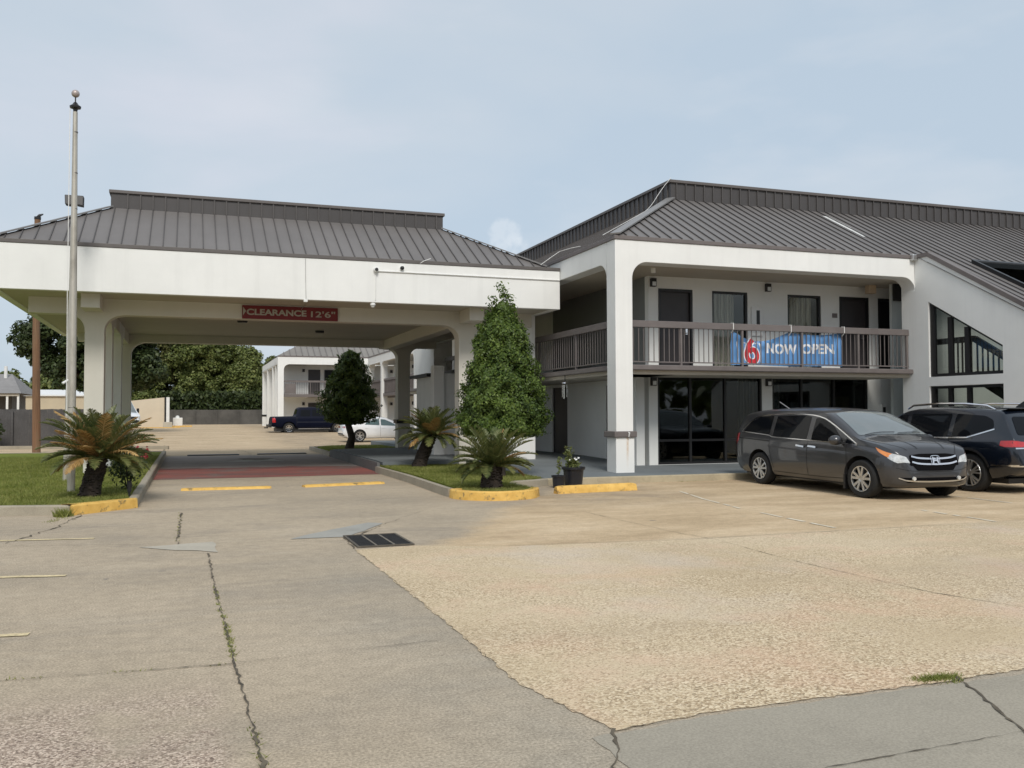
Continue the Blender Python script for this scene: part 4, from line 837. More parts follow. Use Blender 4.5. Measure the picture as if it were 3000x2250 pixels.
# fences
def fence(name, label, P, Q, zb, h, m_, post=2.4, pw=0.14):
    P, Q = Vector((*P, 0)), Vector((*Q, 0)); d = (Q-P).normalized(); Ln = (Q-P).length; n = Vector((-d.y, d.x, 0)); rt_ = thing(name, label, 'fence', (P.x, P.y, zb))
    mb = MB(); k_ = int(Ln/pw)
    for i in range(k_):
        a = P+d*(i*pw); b = P+d*(i*pw+pw-0.003); o = n*random.uniform(0, 0.012); t_ = zb+h+random.uniform(-0.015, 0.015)
        mb.add([(*(a+o).xy, zb), (*(b+o).xy, zb), (*(b+o).xy, t_), (*(a+o).xy, t_), (*(a+o+n*0.02).xy, zb), (*(b+o+n*0.02).xy, zb), (*(b+o+n*0.02).xy, t_), (*(a+o+n*0.02).xy, t_)], [(0, 1, 2, 3), (7, 6, 5, 4), (0, 3, 7, 4), (1, 5, 6, 2), (3, 2, 6, 7)])
    mb.build('boards', m_, rt_)
    for i in range(int(Ln/post)+1):
        c = P+d*(i*post)-n*0.09; mb = MB(); mb.box(c.x-0.05, c.x+0.05, c.y-0.05, c.y+0.05, zb, zb+h-0.1); mb.build('post', m_, rt_)
    return rt_
M['fence'] = mat('weathered_grey_fence', (0.085, 0.081, 0.080), 0.9, 0.3, 1.5, fine=0.3, bscale=25)
M['fencefar'] = mat('dark_weathered_fence', (0.085, 0.080, 0.072), 0.9, 0.3, 0.8)
fence('wooden_fence', 'grey weathered board fence behind the rusty wooden pole and left lawn', (-18, 52.5), (-4.6, 52.5), 0.0, 1.92, M['fence'])
fence('wooden_fence', 'long dark board fence closing the far end of the driveway', (-4, 112), (9, 112), 0.45, 1.75, M['fencefar'], pw=0.2)
# house and cream building on the left
hs = thing('house', 'small house with grey shingle roof and porch behind the left fence', 'house', (-16, 78, 0.4))
shg = mat('grey_shingles', (0.25, 0.24, 0.235), 0.9, 0.12, 2)
m = MB(); m.add([(-24, 74, 3.2), (-11.3, 74, 3.2), (-12.6, 78.5, 4.75), (-24, 78.5, 4.75), (-11.3, 83, 3.2), (-24, 83, 3.2)], [(0, 1, 2, 3), (1, 4, 2), (4, 5, 3, 2)]); m.build('roof', shg, hs)
m = MB(); m.box(-24, -12.2, 76, 82, 0.4, 3.15); m.build('wall', mat('dark_house_wall', (0.12, 0.11, 0.10), 0.8, 0.1, 2), hs)  # dark brown-grey wall set back behind the porch posts
for x in (-14.6, -13.2, -12.3, -11.6):
    m = MB(); m.box(x, x+0.14, 74.2, 74.34, 0.4, 3.18); m.build('porch_post', M['white'], hs)
m = MB(); m.box(-24, -11.5, 74.15, 74.3, 3.0, 3.19); m.build('porch_beam', M['soffit'], hs)
m = MB(); m.lathe([(0.12, 4.4), (0.12, 5.3)], (-12.9, 77.6, 0), 8); m.build('vent_pipe', M['whiteplastic'], hs)
cb = thing('cream_building', 'long low cream metal building behind the left fence', 'building', (-10, 92, 0.5))
cream = mat('cream_siding', (0.52, 0.44, 0.31), 0.7, 0.06, 1.0)
m = MB(); m.box(-14.2, -5.6, 90, 98, 0.45, 3.30); m.build('wall', cream, cb)
m = MB(); m.add([(-14.3, 89.8, 3.30), (-5.5, 89.8, 3.30), (-5.5, 94, 3.85), (-14.3, 94, 3.85), (-14.3, 89.8, 3.42), (-5.5, 89.8, 3.42), (-5.5, 94, 3.97), (-14.3, 94, 3.97)], [(3, 2, 1, 0), (4, 5, 6, 7), (0, 1, 5, 4), (1, 2, 6, 5), (3, 0, 4, 7)]); m.build('roof', M['whiteplastic'], cb)
en = thing('dumpster_enclosure', 'pale cream enclosure wall with slanted top at the end of the drive', 'enclosure', (-3.2, 90, 0.5))
m = MB(); m.prism([(-4.9, 0.4), (-2.02, 0.4), (-2.02, 3.22), (-4.9, 2.90)], 'y', 90, 90.25); m.build('wall', mat('pale_cream_wall', (0.62, 0.53, 0.40), 0.75, 0.05, 1), en)
m = MB(); m.box(-1.99, -1.86, 89.9, 90.2, 0.4, 3.24); m.build('dark_post', M['black'], en)
m = MB(); m.box(-1.85, -1.58, 89.9, 90.2, 0.4, 3.24); m.build('white_post', M['whiteplastic'], en)
m = MB(); m.box(-1.98, -1.25, 84.6, 85.2, 0.35, 1.0); tag(m.build('concrete_block', M['patch'], bevel=0.03), 'pale square concrete block on the kerb before the cream enclosure', 'concrete block')
ub = thing('utility_box', 'small white utility box with rounded cap beside the cream enclosure', 'utility box', (-0.85, 92, 0.5))
m = MB(); m.box(-1.30, -0.45, 91.7, 92.3, 0.45, 1.35); m.build('body', M['whiteplastic'], ub, bevel=0.04); m = MB(); m.lathe([(0.18, 1.35), (0.16, 1.50), (0.05, 1.55)], (-0.9, 92, 0), 12); m.build('cap', M['whiteplastic'], ub, smooth=True)
m = MB(); m.box(-6, 0.4, 91.2, 91.5, 0.4, 0.62); m.box(-6, -0.6, 83.8, 84.05, 0.4, 0.56); struct(m.build('yellow_kerb', M['yellow']))
# utility pole, flagpole, light pole
up_ = thing('utility_pole', 'rusty brown wooden utility pole at the back edge of the left lawn', 'pole', (-6.05, 43.6, 0))
pm = NT('rusty_wood_pole'); pm.set(pm.mix(0.5, pm.ramp(pm.noise(0.9, 5, 0.65, stretch=(3, 3, 0.5)), ((0.32, (0.15, 0.082, 0.045)), (0.5, (0.215, 0.105, 0.055)), (0.68, (0.20, 0.15, 0.095)))), pm.ramp(pm.noise(9, 4, 0.6, stretch=(3, 3, 0.15)), ((0.3, (0.10, 0.06, 0.035)), (0.7, (0.27, 0.16, 0.09))))), 0.9); pm.bump(pm.noise(12, 4, 0.6, stretch=(3, 3, 0.1)), 0.5, 0.02)
m = MB(); m.tube([(-6.05, 43.6, 0), (-6.12, 43.6, 5), (-6.13, 43.6, 9.98)], [0.165, 0.145, 0.12], 14); m.build('shaft', pm.m, up_, smooth=True)
m = MB(); m.lathe([(0.125, 9.98), (0.135, 10.0), (0.135, 10.10)], (-6.13, 43.6, 0), 12); m.build('cap', M['frame'], up_)
bd = MB(); bd.lathe([(0.01, -0.13), (0.05, -0.05), (0.06, 0.02), (0.035, 0.08), (0.04, 0.11), (0.01, 0.16)], (0, 0, 0), 10, 'x'); 
bo = bd.build('bird', mat('dark_bird_feathers', (0.05, 0.05, 0.055), 0.8, 0.2, 20), smooth=True); bo.location = (-6.05, 43.6, 10.17); bo.rotation_euler = (0, R(-25), 0); tag(bo, 'small dark bird perched on top of the utility pole', 'bird')
fp = thing('flagpole', 'tall bare silver flagpole with ball top rising in the left lawn', 'flagpole', (-2.1, 19.5, 0.13))
alm = NT('weathered_aluminium'); alm.set(alm.ramp(alm.noise(3.0, 5, 0.65, stretch=(1.5, 1.5, 0.5)), ((0.3, (0.30, 0.275, 0.23)), (0.5, (0.47, 0.44, 0.375)), (0.7, (0.55, 0.52, 0.46)))), 0.42, 0.45)
m = MB(); m.tube([(-2.10, 19.5, 0.1), (-2.105, 19.5, 4), (-2.11, 19.5, 7.50)], [0.072, 0.066, 0.043], 16); m.build('shaft', alm.m, fp, smooth=True)
m = MB()
for z in (1.75, 2.55, 3.6, 4.5, 5.0, 5.6, 6.3, 7.1): rr = 0.075-0.0042*z; m.lathe([(rr+0.000, z-0.012), (rr+0.003, z), (rr+0.000, z+0.012)], (-2.103, 19.5, 0), 16, cap=False)
m.build('joint_ring', M['eave'], fp)
m = MB(); m.lathe([(0.035, 7.50), (0.045, 7.555), (0.10, 7.575), (0.105, 7.61), (0.06, 7.64), (0.035, 7.68), (0.012, 7.70), (0.012, 7.79)], (-2.11, 19.5, 0), 16); m.build('truck', M['frame'], fp, smooth=True)
m = MB(); m.lathe([(0.004, 7.785)]+[(0.075*math.sin(R(a)), 7.86-0.075*math.cos(R(a))) for a in range(15, 170, 12)]+[(0.004, 7.935)], (-2.11, 19.5, 0), 18); m.build('ball', mat('dull_ball', (0.42, 0.36, 0.34), 0.4, 0.15, 8, metal=0.3), fp, smooth=True)
m = MB(); m.tube([(-2.20, 19.48, 7.59), (-2.205, 19.46, 4), (-2.19, 19.45, 1.6)], 0.007, 5); m.build('halyard', M['whiteplastic'], fp)
lp = thing('light_pole', 'slim grey light pole with two dark floodlights, close behind the flagpole', 'lamp post', (-2.56, 23.0, 0.13))
m = MB(); m.tube([(-2.60, 23, 0.1), (-2.545, 23, 3), (-2.50, 23, 6.7)], [0.055, 0.05, 0.045], 12); m.build('shaft', alm.m, lp, smooth=True)
for s_ in (-1, 1):
    m = MB(); x = -2.485+s_*0.12
    m.add([(x-0.075, 22.92, 6.62), (x+0.075, 22.92, 6.62), (x+0.075, 23.15, 6.62), (x-0.075, 23.15, 6.62), (x-0.06, 22.86, 6.40), (x+0.075, 22.86, 6.38), (x+0.075, 23.10, 6.38), (x-0.06, 23.10, 6.40)], [(0, 1, 2, 3), (7, 6, 5, 4), (0, 4, 5, 1), (1, 5, 6, 2), (2, 6, 7, 3), (3, 7, 4, 0)]); m.build('lamp_head', M['black'], lp, bevel=0.01)
m = MB(); m.tube([(-2.56, 22.97, 2.40), (-2.67, 22.9, 2.32)], 0.03, 8); m.build('camera_arm', M['whiteplastic'], lp)

# ================================================================== BANNER, CHIME, POTS, STOPS, GRATE
bn = thing('hotel_banner', 'blue banner with big red 6 and NOW OPEN tied behind the balcony railing', 'banner', (15.2, 20.80, 2.9))
NX, NZ = 140, 40; bx0, bx1, bz0 = 13.46, 17.00, 2.875
def btop(u):
    if u < 0.51: s_ = u/0.51; return 3.795-0.30*math.sin(math.pi*s_**0.92)**1.0*(1-0.12*s_)
    s_ = (u-0.51)/0.49; return 3.80-0.075*math.sin(math.pi*s_)
def bpos(u, v, off=0.0):
    z = bz0+0.012*math.sin(u*9)+(btop(u)-bz0)*v
    y = 20.815+0.016*math.sin(u*31+v*2.0)*v+0.020*math.sin(u*17+1.5-v*3)+0.022*math.sin((u*22-v*9))*math.exp(-((v-0.85)/0.3)**2)+0.012*math.sin(u*70+v*14)*v*v
    return (bx0+(bx1-bx0)*u, y-off, z)
m = MB(); m.add([bpos(i/NX, j/NZ) for j in range(NZ+1) for i in range(NX+1)], [(j*(NX+1)+i, j*(NX+1)+i+1, (j+1)*(NX+1)+i+1, (j+1)*(NX+1)+i) for j in range(NZ) for i in range(NX)])
m.build('cloth', mat('blue_vinyl', (0.120, 0.290, 0.575), 0.45, 0.12, 3), bn, smooth=True)
def on_banner(name, polys2d, m_, off):
    # flat shapes in banner (metres from its left, height above its foot), draped on the cloth
    mb = MB()
    for pl in polys2d:
        bm = bmesh.new(); vs_ = [bm.verts.new((x, z, 0)) for x, z in pl[0]]; bm.faces.new(vs_)
        bmesh.ops.triangulate(bm, faces=bm.faces[:])
        for ax_, lo_, hi_ in ((0, min(p_[0] for p_ in pl[0]), max(p_[0] for p_ in pl[0])), (1, min(p_[1] for p_ in pl[0]), max(p_[1] for p_ in pl[0]))):
            c_ = lo_+0.03
            while c_ < hi_:
                bmesh.ops.bisect_plane(bm, geom=bm.verts[:]+bm.edges[:]+bm.faces[:], plane_co=(c_, c_, 0), plane_no=(1, 0, 0) if ax_ == 0 else (0, 1, 0)); c_ += 0.03
        bm.verts.ensure_lookup_table(); idx = {v: i for i, v in enumerate(bm.verts)}
        vv = []
        for v in bm.verts:
            u = v.co.x/(bx1-bx0); vv.append(bpos(u, v.co.y/(btop(u)-bz0), off))
        mb.add(vv, [tuple(idx[v] for v in f.verts) for f in bm.faces]); bm.free()
    return mb.build(name, m_, bn, smooth=True)
def stroke(path, w):
    L_, R_ = [], []
    for i, (x, z) in enumerate(path):
        a = path[max(i-1, 0)]; b = path[min(i+1, len(path)-1)]; l = math.hypot(b[0]-a[0], b[1]-a[1]); n = (-(b[1]-a[1])/l, (b[0]-a[0])/l); ww = w[i] if hasattr(w, '__len__') else w
        L_.append((x+n[0]*ww/2, z+n[1]*ww/2)); R_.append((x-n[0]*ww/2, z-n[1]*ww/2))
    return [([L_[i], L_[i+1], R_[i+1], R_[i]],) for i in range(len(path)-1)]
wl_ = mat('white_banner_print', (0.78, 0.80, 0.83), 0.5, 0.03, 4); rd = mat('red_banner_print', (0.58, 0.028, 0.042), 0.5, 0.05, 4)
six = [(0.70, 0.67), (0.585, 0.55), (0.50, 0.40), (0.475, 0.27), (0.51, 0.15), (0.60, 0.085), (0.70, 0.085), (0.785, 0.15), (0.80, 0.27), (0.76, 0.37), (0.68, 0.415), (0.60, 0.385), (0.555, 0.33)]
def smoothp(p, k_=2):
    for _ in range(k_):
        q = [p[0]]
        for a, b in zip(p, p[1:]): q += [(a[0]*0.75+b[0]*0.25, a[1]*0.75+b[1]*0.25), (a[0]*0.25+b[0]*0.75, a[1]*0.25+b[1]*0.75)]
        p = q+[p[-1]]
    return p
six = smoothp(six)
on_banner('number_outline', stroke([(x, z) for x, z in six], 0.185), wl_, 0.0025); on_banner('number', stroke(six, 0.128), rd, 0.005)
on_banner('white_border', stroke([(0.22, 0.09), (0.215, 0.4), (0.20, 0.62)], 0.035)+stroke([(0.90, 0.07), (0.915, 0.42), (0.86, 0.58)], 0.035)+stroke([(0.22, 0.045), (0.9, 0.03)], 0.02)+stroke([(0.34, 0.60), (0.66, 0.55), (0.82, 0.585)], 0.016), wl_, 0.0025)
def banner_text(s, x, z, w, h):
    me = text_mesh(s, 1.0, 0.0, 0.036); bm = bmesh.new(); bm.from_mesh(me); bpy.data.meshes.remove(me)
    P_ = np.array([v.co[:] for v in bm.verts]); lo_, hi_ = P_.min(0), P_.max(0)
    for v in bm.verts: v.co = (x+(v.co.x-lo_[0])/(hi_[0]-lo_[0])*w, z+(v.co.y-lo_[1])/(hi_[1]-lo_[1])*h, 0)
    c_ = x
    while c_ < x+w: bmesh.ops.bisect_plane(bm, geom=bm.verts[:]+bm.edges[:]+bm.faces[:], plane_co=(c_, 0, 0), plane_no=(1, 0, 0)); c_ += 0.04
    idx = {v: i for i, v in enumerate(bm.verts)}; mb = MB()
    mb.add([bpos(v.co.x/(bx1-bx0), v.co.y/(btop(v.co.x/(bx1-bx0))-bz0), 0.004) for v in bm.verts], [tuple(idx[v] for v in f.verts) for f in bm.faces]); bm.free()
    mb.build('lettering', wl_, bn)
banner_text('NOW', 1.08, 0.325, 0.99, 0.275); banner_text('OPEN', 2.20, 0.335, 1.08, 0.275)
for x, zt_, zb_ in ((13.46, 3.97, 3.72), (15.26, 3.97, 3.70), (16.995, 3.97, 3.72)):
    m = MB(); m.tube([(x, 20.79, zb_), (x+0.01, 20.70, zb_+0.09), (x, 20.69, zt_), (x, 20.80, zt_+0.005)], 0.013, 6); m.build('tie', M['whiteplastic'], bn)
wc = thing('wind_chime', 'silver wind chime hanging under the side balcony', 'wind chime', (9.98, 23.9, 2.0))
m = MB(); m.tube([(10.15, 24.2, 2.86), (10.15, 24.2, 2.52)], 0.012, 6); m.build('cord', M['frame'], wc)
m = MB(); m.lathe([(0.09, 2.47), (0.085, 2.50), (0.04, 2.53)], (10.15, 24.2, 0), 14); m.build('top_disc', M['chrome'], wc, smooth=True)
for a in range(0, 360, 72):
    m = MB(); x, y = 10.15+0.07*math.cos(R(a+20)), 24.2+0.07*math.sin(R(a+20)); m.tube([(x, y, 2.43), (x, y, 2.08-0.04*(a % 144 > 0))], 0.012, 7); m.build('chime_tube', M['chrome'], wc)
m = MB(); m.tube([(10.15, 24.2, 2.46), (10.15, 24.2, 1.88)], 0.004, 5); m.build('clapper_string', M['frame'], wc)
def wheel_stop(name, label, P, Q, m_, w=0.17, h=0.15, z=0.0, cat='wheel stop', group=None):
    P, Q = Vector((*P, z)), Vector((*Q, z)); d = (Q-P).normalized(); n = Vector((-d.y, d.x, 0)); N_ = 24; mb = MB(); v = []
    prof = [(-w/2, 0), (-w/2*0.92, h*0.35), (-w/2*0.62, h*0.9), (-w/2*0.45, h), (w/2*0.45, h), (w/2*0.62, h*0.9), (w/2*0.92, h*0.35), (w/2, 0)]
    for i in range(N_+1):
        f_ = i/N_; e_ = 0.86 if i in (0, N_) else 1
        for a, b in prof: q = P+(Q-P)*f_+n*a*e_*random.uniform(0.985, 1.01)+Vector((0, 0, b*e_*random.uniform(0.985, 1.01))); v.append(q)
    k_ = len(prof); mb.add(v, [(i*k_+j, i*k_+j+1, (i+1)*k_+j+1, (i+1)*k_+j) for i in range(N_) for j in range(k_-1)]+[tuple(range(k_)), tuple(range(N_*k_+k_-1, N_*k_-1, -1))])
    return tag(mb.build(name, m_, smooth=True), label, cat, group)
wheel_stop('wheel_stop', 'thick chipped yellow concrete wheel stop before the white corner column', (6.98, 17.15), (8.88, 17.40), M['yellow'], 0.20, 0.155)
wheel_stop('speed_bump', 'left yellow speed bump strip across the drive', (-0.12, 20.75), (1.73, 20.72), M['yellow'], 0.28, 0.05, cat='speed bump', group='yellow speed bumps in the drive')
wheel_stop('speed_bump', 'right yellow speed bump strip across the drive beside the island', (2.43, 20.75), (4.28, 21.15), M['yellow'], 0.30, 0.05, cat='speed bump', group='yellow speed bumps in the drive')
wheel_stop('speed_bump', 'left dark speed bump strip at the far end under the canopy', (0.0, 38.2), (1.95, 38.2), M['frame'], 0.25, 0.05, cat='speed bump', group='dark speed bumps beyond the canopy')
wheel_stop('speed_bump', 'right dark speed bump strip beside the back island', (2.65, 38.3), (4.6, 38.45), M['frame'], 0.25, 0.05, cat='speed bump', group='dark speed bumps beyond the canopy')
gr = thing('drain_grate', 'black cast iron storm drain grate in the pavement', 'drain grate', (2.27, 11.6, 0))
m = MB(); m.box(1.94, 2.62, 11.05, 12.12, 0.004, 0.010); m.build('pit', M['doorblack'], gr)
m = MB()
for x in (1.93, 2.60): m.box(x, x+0.03, 11.04, 12.13, 0.005, 0.022)
for y in (11.04, 12.10): m.box(1.96, 2.60, y, y+0.03, 0.005, 0.022)
m.build('frame', mat('rusty_iron', (0.10, 0.085, 0.065), 0.8, 0.3, 10), gr)
for x in (2.17, 2.39):
    m = MB(); m.box(x-0.012, x+0.012, 11.07, 12.10, 0.0105, 0.021); m.build('crossbar', mat('iron_bar', (0.16, 0.14, 0.11), 0.8, 0.3, 10), gr)
m = MB()
for i in range(26): y = 11.09+i*0.039; m.box(1.96, 2.60, y, y+0.014, 0.0105, 0.017)
m.build('bars', M['black'], gr)
def pot(label, x, y, r0, r1, h, z=0.0):
    t_ = thing('plant_pot', label, 'plant pot', (x, y, z))
    m = MB(); m.lathe([(r0, z), (r0*1.01, z+0.01), (r1*0.97, z+h*0.86), (r1*1.10, z+h*0.87), (r1*1.13, z+h*0.93), (r1*1.12, z+h), (r1*1.0, z+h), (r1*0.96, z+h*0.9), (0.01, z+h*0.88)], (x, y, 0), 28, cap=False); m.build('pot', potm, t_, smooth=True)
    m = MB(); m.lathe([(r1*0.96, z+h*0.905), (0.01, z+h*0.925)], (x, y, 0), 20, cap=False); m.build('soil', mat('potting_soil', (0.05, 0.035, 0.025), 0.95, 0.4, 20), t_)
    return t_
potm = mat('black_pot_plastic', (0.014, 0.015, 0.020), 0.38, 0.2, 4)
# ================================================================== CARS  (x forward, y left, z up, wheels on z = 0)
def curve1(pts, lo, hi, n=400, win=9):
    xs_ = np.linspace(lo, hi, n); p = sorted(pts); y = np.interp(xs_, [a for a, b in p], [b for a, b in p])
    for _ in range(2):
        yp = np.pad(y, win//2, mode='reflect', reflect_type='odd'); y = np.convolve(yp, np.ones(win)/win, 'valid')
    return lambda x: float(np.interp(x, xs_, y))
def paint(name, c, metal=0.4, rough=0.28, coat=1.0):
    t = NT(name); t.set(t.ramp(t.noise(1.2, 3), ((0.3, tuple(x*0.93 for x in c)), (0.7, tuple(x*1.07 for x in c)))), rough, metal, coat, 0.5)
    t.b.inputs['Coat Roughness'].default_value = 0.04; return t.m
class Car:
    def __init__(s, name, label, cat, loc, heading, S):
        s.S = S; s.root = thing(name, label, cat, loc, heading, None)
        lo, hi = S['x']; s.lo, s.hi = lo, hi
        zt, z0, w, zb = (curve1(S[k], lo, hi, win=S.get('win', {}).get(k, 9)) for k in ('top', 'bot', 'wid', 'belt'))
        tum = S.get('tum', 0.27); cr = S.get('crown', 0.03)
        def section(x):
            W, b, t_, be = w(x), z0(x), zt(x), min(zb(x), zt(x)-0.045)
            h = max(be-b, 0.03); hp = [(0, b), (0.72*W, b), (0.90*W, b+0.03*min(1, h/0.3)), (0.965*W, b+0.16*h), (0.992*W, b+0.34*h), (1.0*W, b+0.52*h), (0.996*W, b+0.72*h), (0.982*W, b+0.88*h), (0.965*W, b+0.96*h), (0.945*W, be)]
            g = max(t_-be-0.03, 0.012); yb = 0.945*W
            for q in (0.25, 0.5, 0.75, 0.93): hp.append((yb-tum*g*q-0.03*q*q*min(1, g/0.4), be+g*q))
            ye = hp[-1][0]; e = min(0.07, ye*0.12)
            hp += [(ye-e*0.25, be+g*0.985), (ye-e, be+g+0.012), (ye-2.2*e, t_-0.004), (ye*0.55, t_+cr*0.6), (ye*0.28, t_+cr*0.9), (0, t_+cr)]
            return hp
        s.zt, s.w = zt, w
        xs_ = [lo+(hi-lo)*i/110 for i in range(111)]
        d_ = (hi-lo)/110
        xs_ = sorted(set(xs_+[lo+d_*q for q in (0.2, 0.45, 0.7, 1.5, 2.5)]+[hi-d_*q for q in (0.2, 0.45, 0.7, 1.5, 2.5)]))
        V = []; n = None
        for x in xs_:
            hp = section(x); ring = [(x, -y, z) for y, z in hp]+[(x, y, z) for y, z in reversed(hp[1:-1])]; n = len(ring); V += ring
        F = [(i*n+j, (i+1)*n+j, (i+1)*n+(j+1) % n, i*n+(j+1) % n) for i in range(len(xs_)-1) for j in range(n)]
        F += [tuple(range(n)), tuple(reversed(range((len(xs_)-1)*n, len(xs_)*n)))]
        s.bvh = BVHTree.FromPolygons([Vector(v) for v in V], F)
        mb = MB(); mb.add(V, F); body = mb.build('body', S['paint'], s.root, local=True, smooth=True, ang=40)
        ar = S.get('arch', 0.41); cut = MB()
        for ax in S['axles']:
            for sd in (-1, 1): cut.lathe([(ar, 0.0), (ar, 0.55)], (ax, sd*0.48 if sd > 0 else -1.03, S['wr']+0.01), 36, 'y')
        co_ = cut.build('cutter', None, None); co_.parent = s.root
        md = body.modifiers.new('arch', 'BOOLEAN'); md.object = co_; md.operation = 'DIFFERENCE'; md.solver = 'EXACT'
        bpy.context.view_layer.update(); dg = bpy.context.evaluated_depsgraph_get()
        me = bpy.data.meshes.new_from_object(body.evaluated_get(dg)); body.modifiers.clear(); old = body.data; body.data = me; bpy.data.meshes.remove(old)
        me.name = 'body'; bpy.data.objects.remove(co_)
        me.shade_smooth(); me.set_sharp_from_angle(angle=R(40)); s.body = body
        ln = MB()
        for ax in S['axles']:
            ln.box(ax-ar*0.99, ax+ar*0.99, -0.60, 0.60, S['wr']-0.05, S['wr']+ar*0.985)
        lo_ = ln.build('wheel_well', M['black'], s.root, local=True)
        mb = MB(); mb.box(lo+0.35, hi-0.35, -0.75, 0.75, 0.2, z0(0)+0.03); mb.build('underbody', M['black'], s.root, local=True)
        for ax in S['axles']:
            for sd in (-1, 1): s.wheel(ax, sd*S['track']/2, sd)
    def wheel(s, ax, y, sd):
        S = s.S; R_ = S['wr']; rw = S.get('tw', 0.115); rim = S.get('rim', R_*0.66); N_ = S.get('spokes', 5)
        mb = MB(); prof = [(rim, -rw), (R_*0.90, -rw*1.02), (R_*0.975, -rw*0.85), (R_, -rw*0.6), (R_, rw*0.6), (R_*0.975, rw*0.85), (R_*0.90, rw*1.02), (rim+0.012, rw), (rim, rw*0.86), (rim*0.97, -rw)]
        mb.lathe(prof, (ax, y, R_), 40, 'y', cap=False); wl = mb.build('wheel', M['rubber'], s.root, local=True, smooth=True)
        o = sd*rw; mb = MB()
        mb.lathe([(rim*1.005, y+o*0.92), (rim*0.985, y+o*1.01), (rim*0.92, y+o*0.98), (rim*0.90, y+o*0.6)], (ax, 0, R_), 40, 'y', cap=False)
        mb.lathe([(0.001, y+o*0.86), (0.055, y+o*0.86), (0.065, y+o*0.80), (0.065, y+o*0.5)], (ax, 0, R_), 20, 'y', cap=False)
        for i in range(N_):
            for da in S.get('pair', (-9, 9)):
                a = R(360*i/N_+da*1.35+90); a2 = R(360*i/N_+da*0.85+90)
                p = Vector((ax+0.05*math.cos(a2), y+o*0.70, R_+0.05*math.sin(a2))); q = Vector((ax+rim*0.93*math.cos(a), y+o*0.80, R_+rim*0.93*math.sin(a)))
                wd = S.get('spw', 0.036)
                mb.bar(p, q, wd, 0.03*1, up=(0, sd, 0))
        mb.build('rim', S.get('rimmat', M['alloy']), wl, local=True, smooth=True, ang=30)
        mb = MB(); mb.lathe([(0.001, y+o*0.25), (rim*0.96, y+o*0.25)], (ax, 0, R_), 30, 'y', cap=False); mb.build('brake_disc', M['black'], wl, local=True)
    # panels laid on the body: 2D outline cast along an axis
    def cast(s, p2, view, off):
        a, b = p2; sg = -1 if view in ('right',) else 1
        if view in ('right', 'left'): o, d = Vector((a, sg*3.0, b)), Vector((0, -sg, 0))
        elif view == 'front': o, d = Vector((5.0, a, b)), Vector((-1, 0, 0))
        elif view == 'rear': o, d = Vector((-5.0, a, b)), Vector((1, 0, 0))
        else: o, d = Vector((a, b, 5.0)), Vector((0, 0, -1))
        h = s.bvh.ray_cast(o, d)
        if h[0] is None: return None
        n = h[1] if h[1].dot(d) < 0 else -h[1]
        return h[0]+n*off
    def panel(s, name, outlines, view, m, off=0.004, par=None, step=0.05, label=None):
        mb = MB()
        for pl in outlines:
            bm = bmesh.new(); bm.faces.new([bm.verts.new((x, z, 0)) for x, z in pl])
            for k_ in (0, 1):
                lo, hi = min(p[k_] for p in pl), max(p[k_] for p in pl); c = lo+step*0.51
                while c < hi:
                    bmesh.ops.bisect_plane(bm, geom=bm.verts[:]+bm.edges[:]+bm.faces[:], plane_co=(c, c, 0), plane_no=(1, 0, 0) if k_ == 0 else (0, 1, 0)); c += step
            pos = {}; bad = set()
            for v in bm.verts:
                q = s.cast((v.co.x, v.co.y), view, off)
                if q is None: bad.add(v)
                else: pos[v] = q
            idx = {}; vv = []
            for v, q in pos.items(): idx[v] = len(vv); vv.append(q)
            mb.add(vv, [tuple(idx[v] for v in f.verts) for f in bm.faces if not any(v in bad for v in f.verts)]); bm.free()
        o = mb.build(name, m, par or s.root, local=True, smooth=True, ang=60)
        if label: o['label'] = label
        return o
    def line(s, name, path, w, view, m, off=0.004, par=None, smooth=1):
        p = smoothp(path, smooth) if smooth else path
        return s.panel(name, [q[0] for q in stroke(p, w)], view, m, off, par)
def rounded(pl, r=0.03, k_=3):
    out = []; n = len(pl)
    for i in range(n):
        p, c, q = Vector(pl[i-1]), Vector(pl[i]), Vector(pl[(i+1) % n]); a = (p-c); b = (q-c); ra = min(r, a.length*0.45); rb = min(r, b.length*0.45)
        A, B = c+a.normalized()*ra, c+b.normalized()*rb
        for j in range(k_+1):
            t_ = j/k_; out.append(tuple((A*(1-t_)**2+c*2*t_*(1-t_)+B*t_*t_)[:2]))
    return out
def mirror_parts(car, sides):
    for sd in sides: yield sd
gap = mat('panel_gap', (0.006, 0.006, 0.007), 0.6, 0.0, 1)
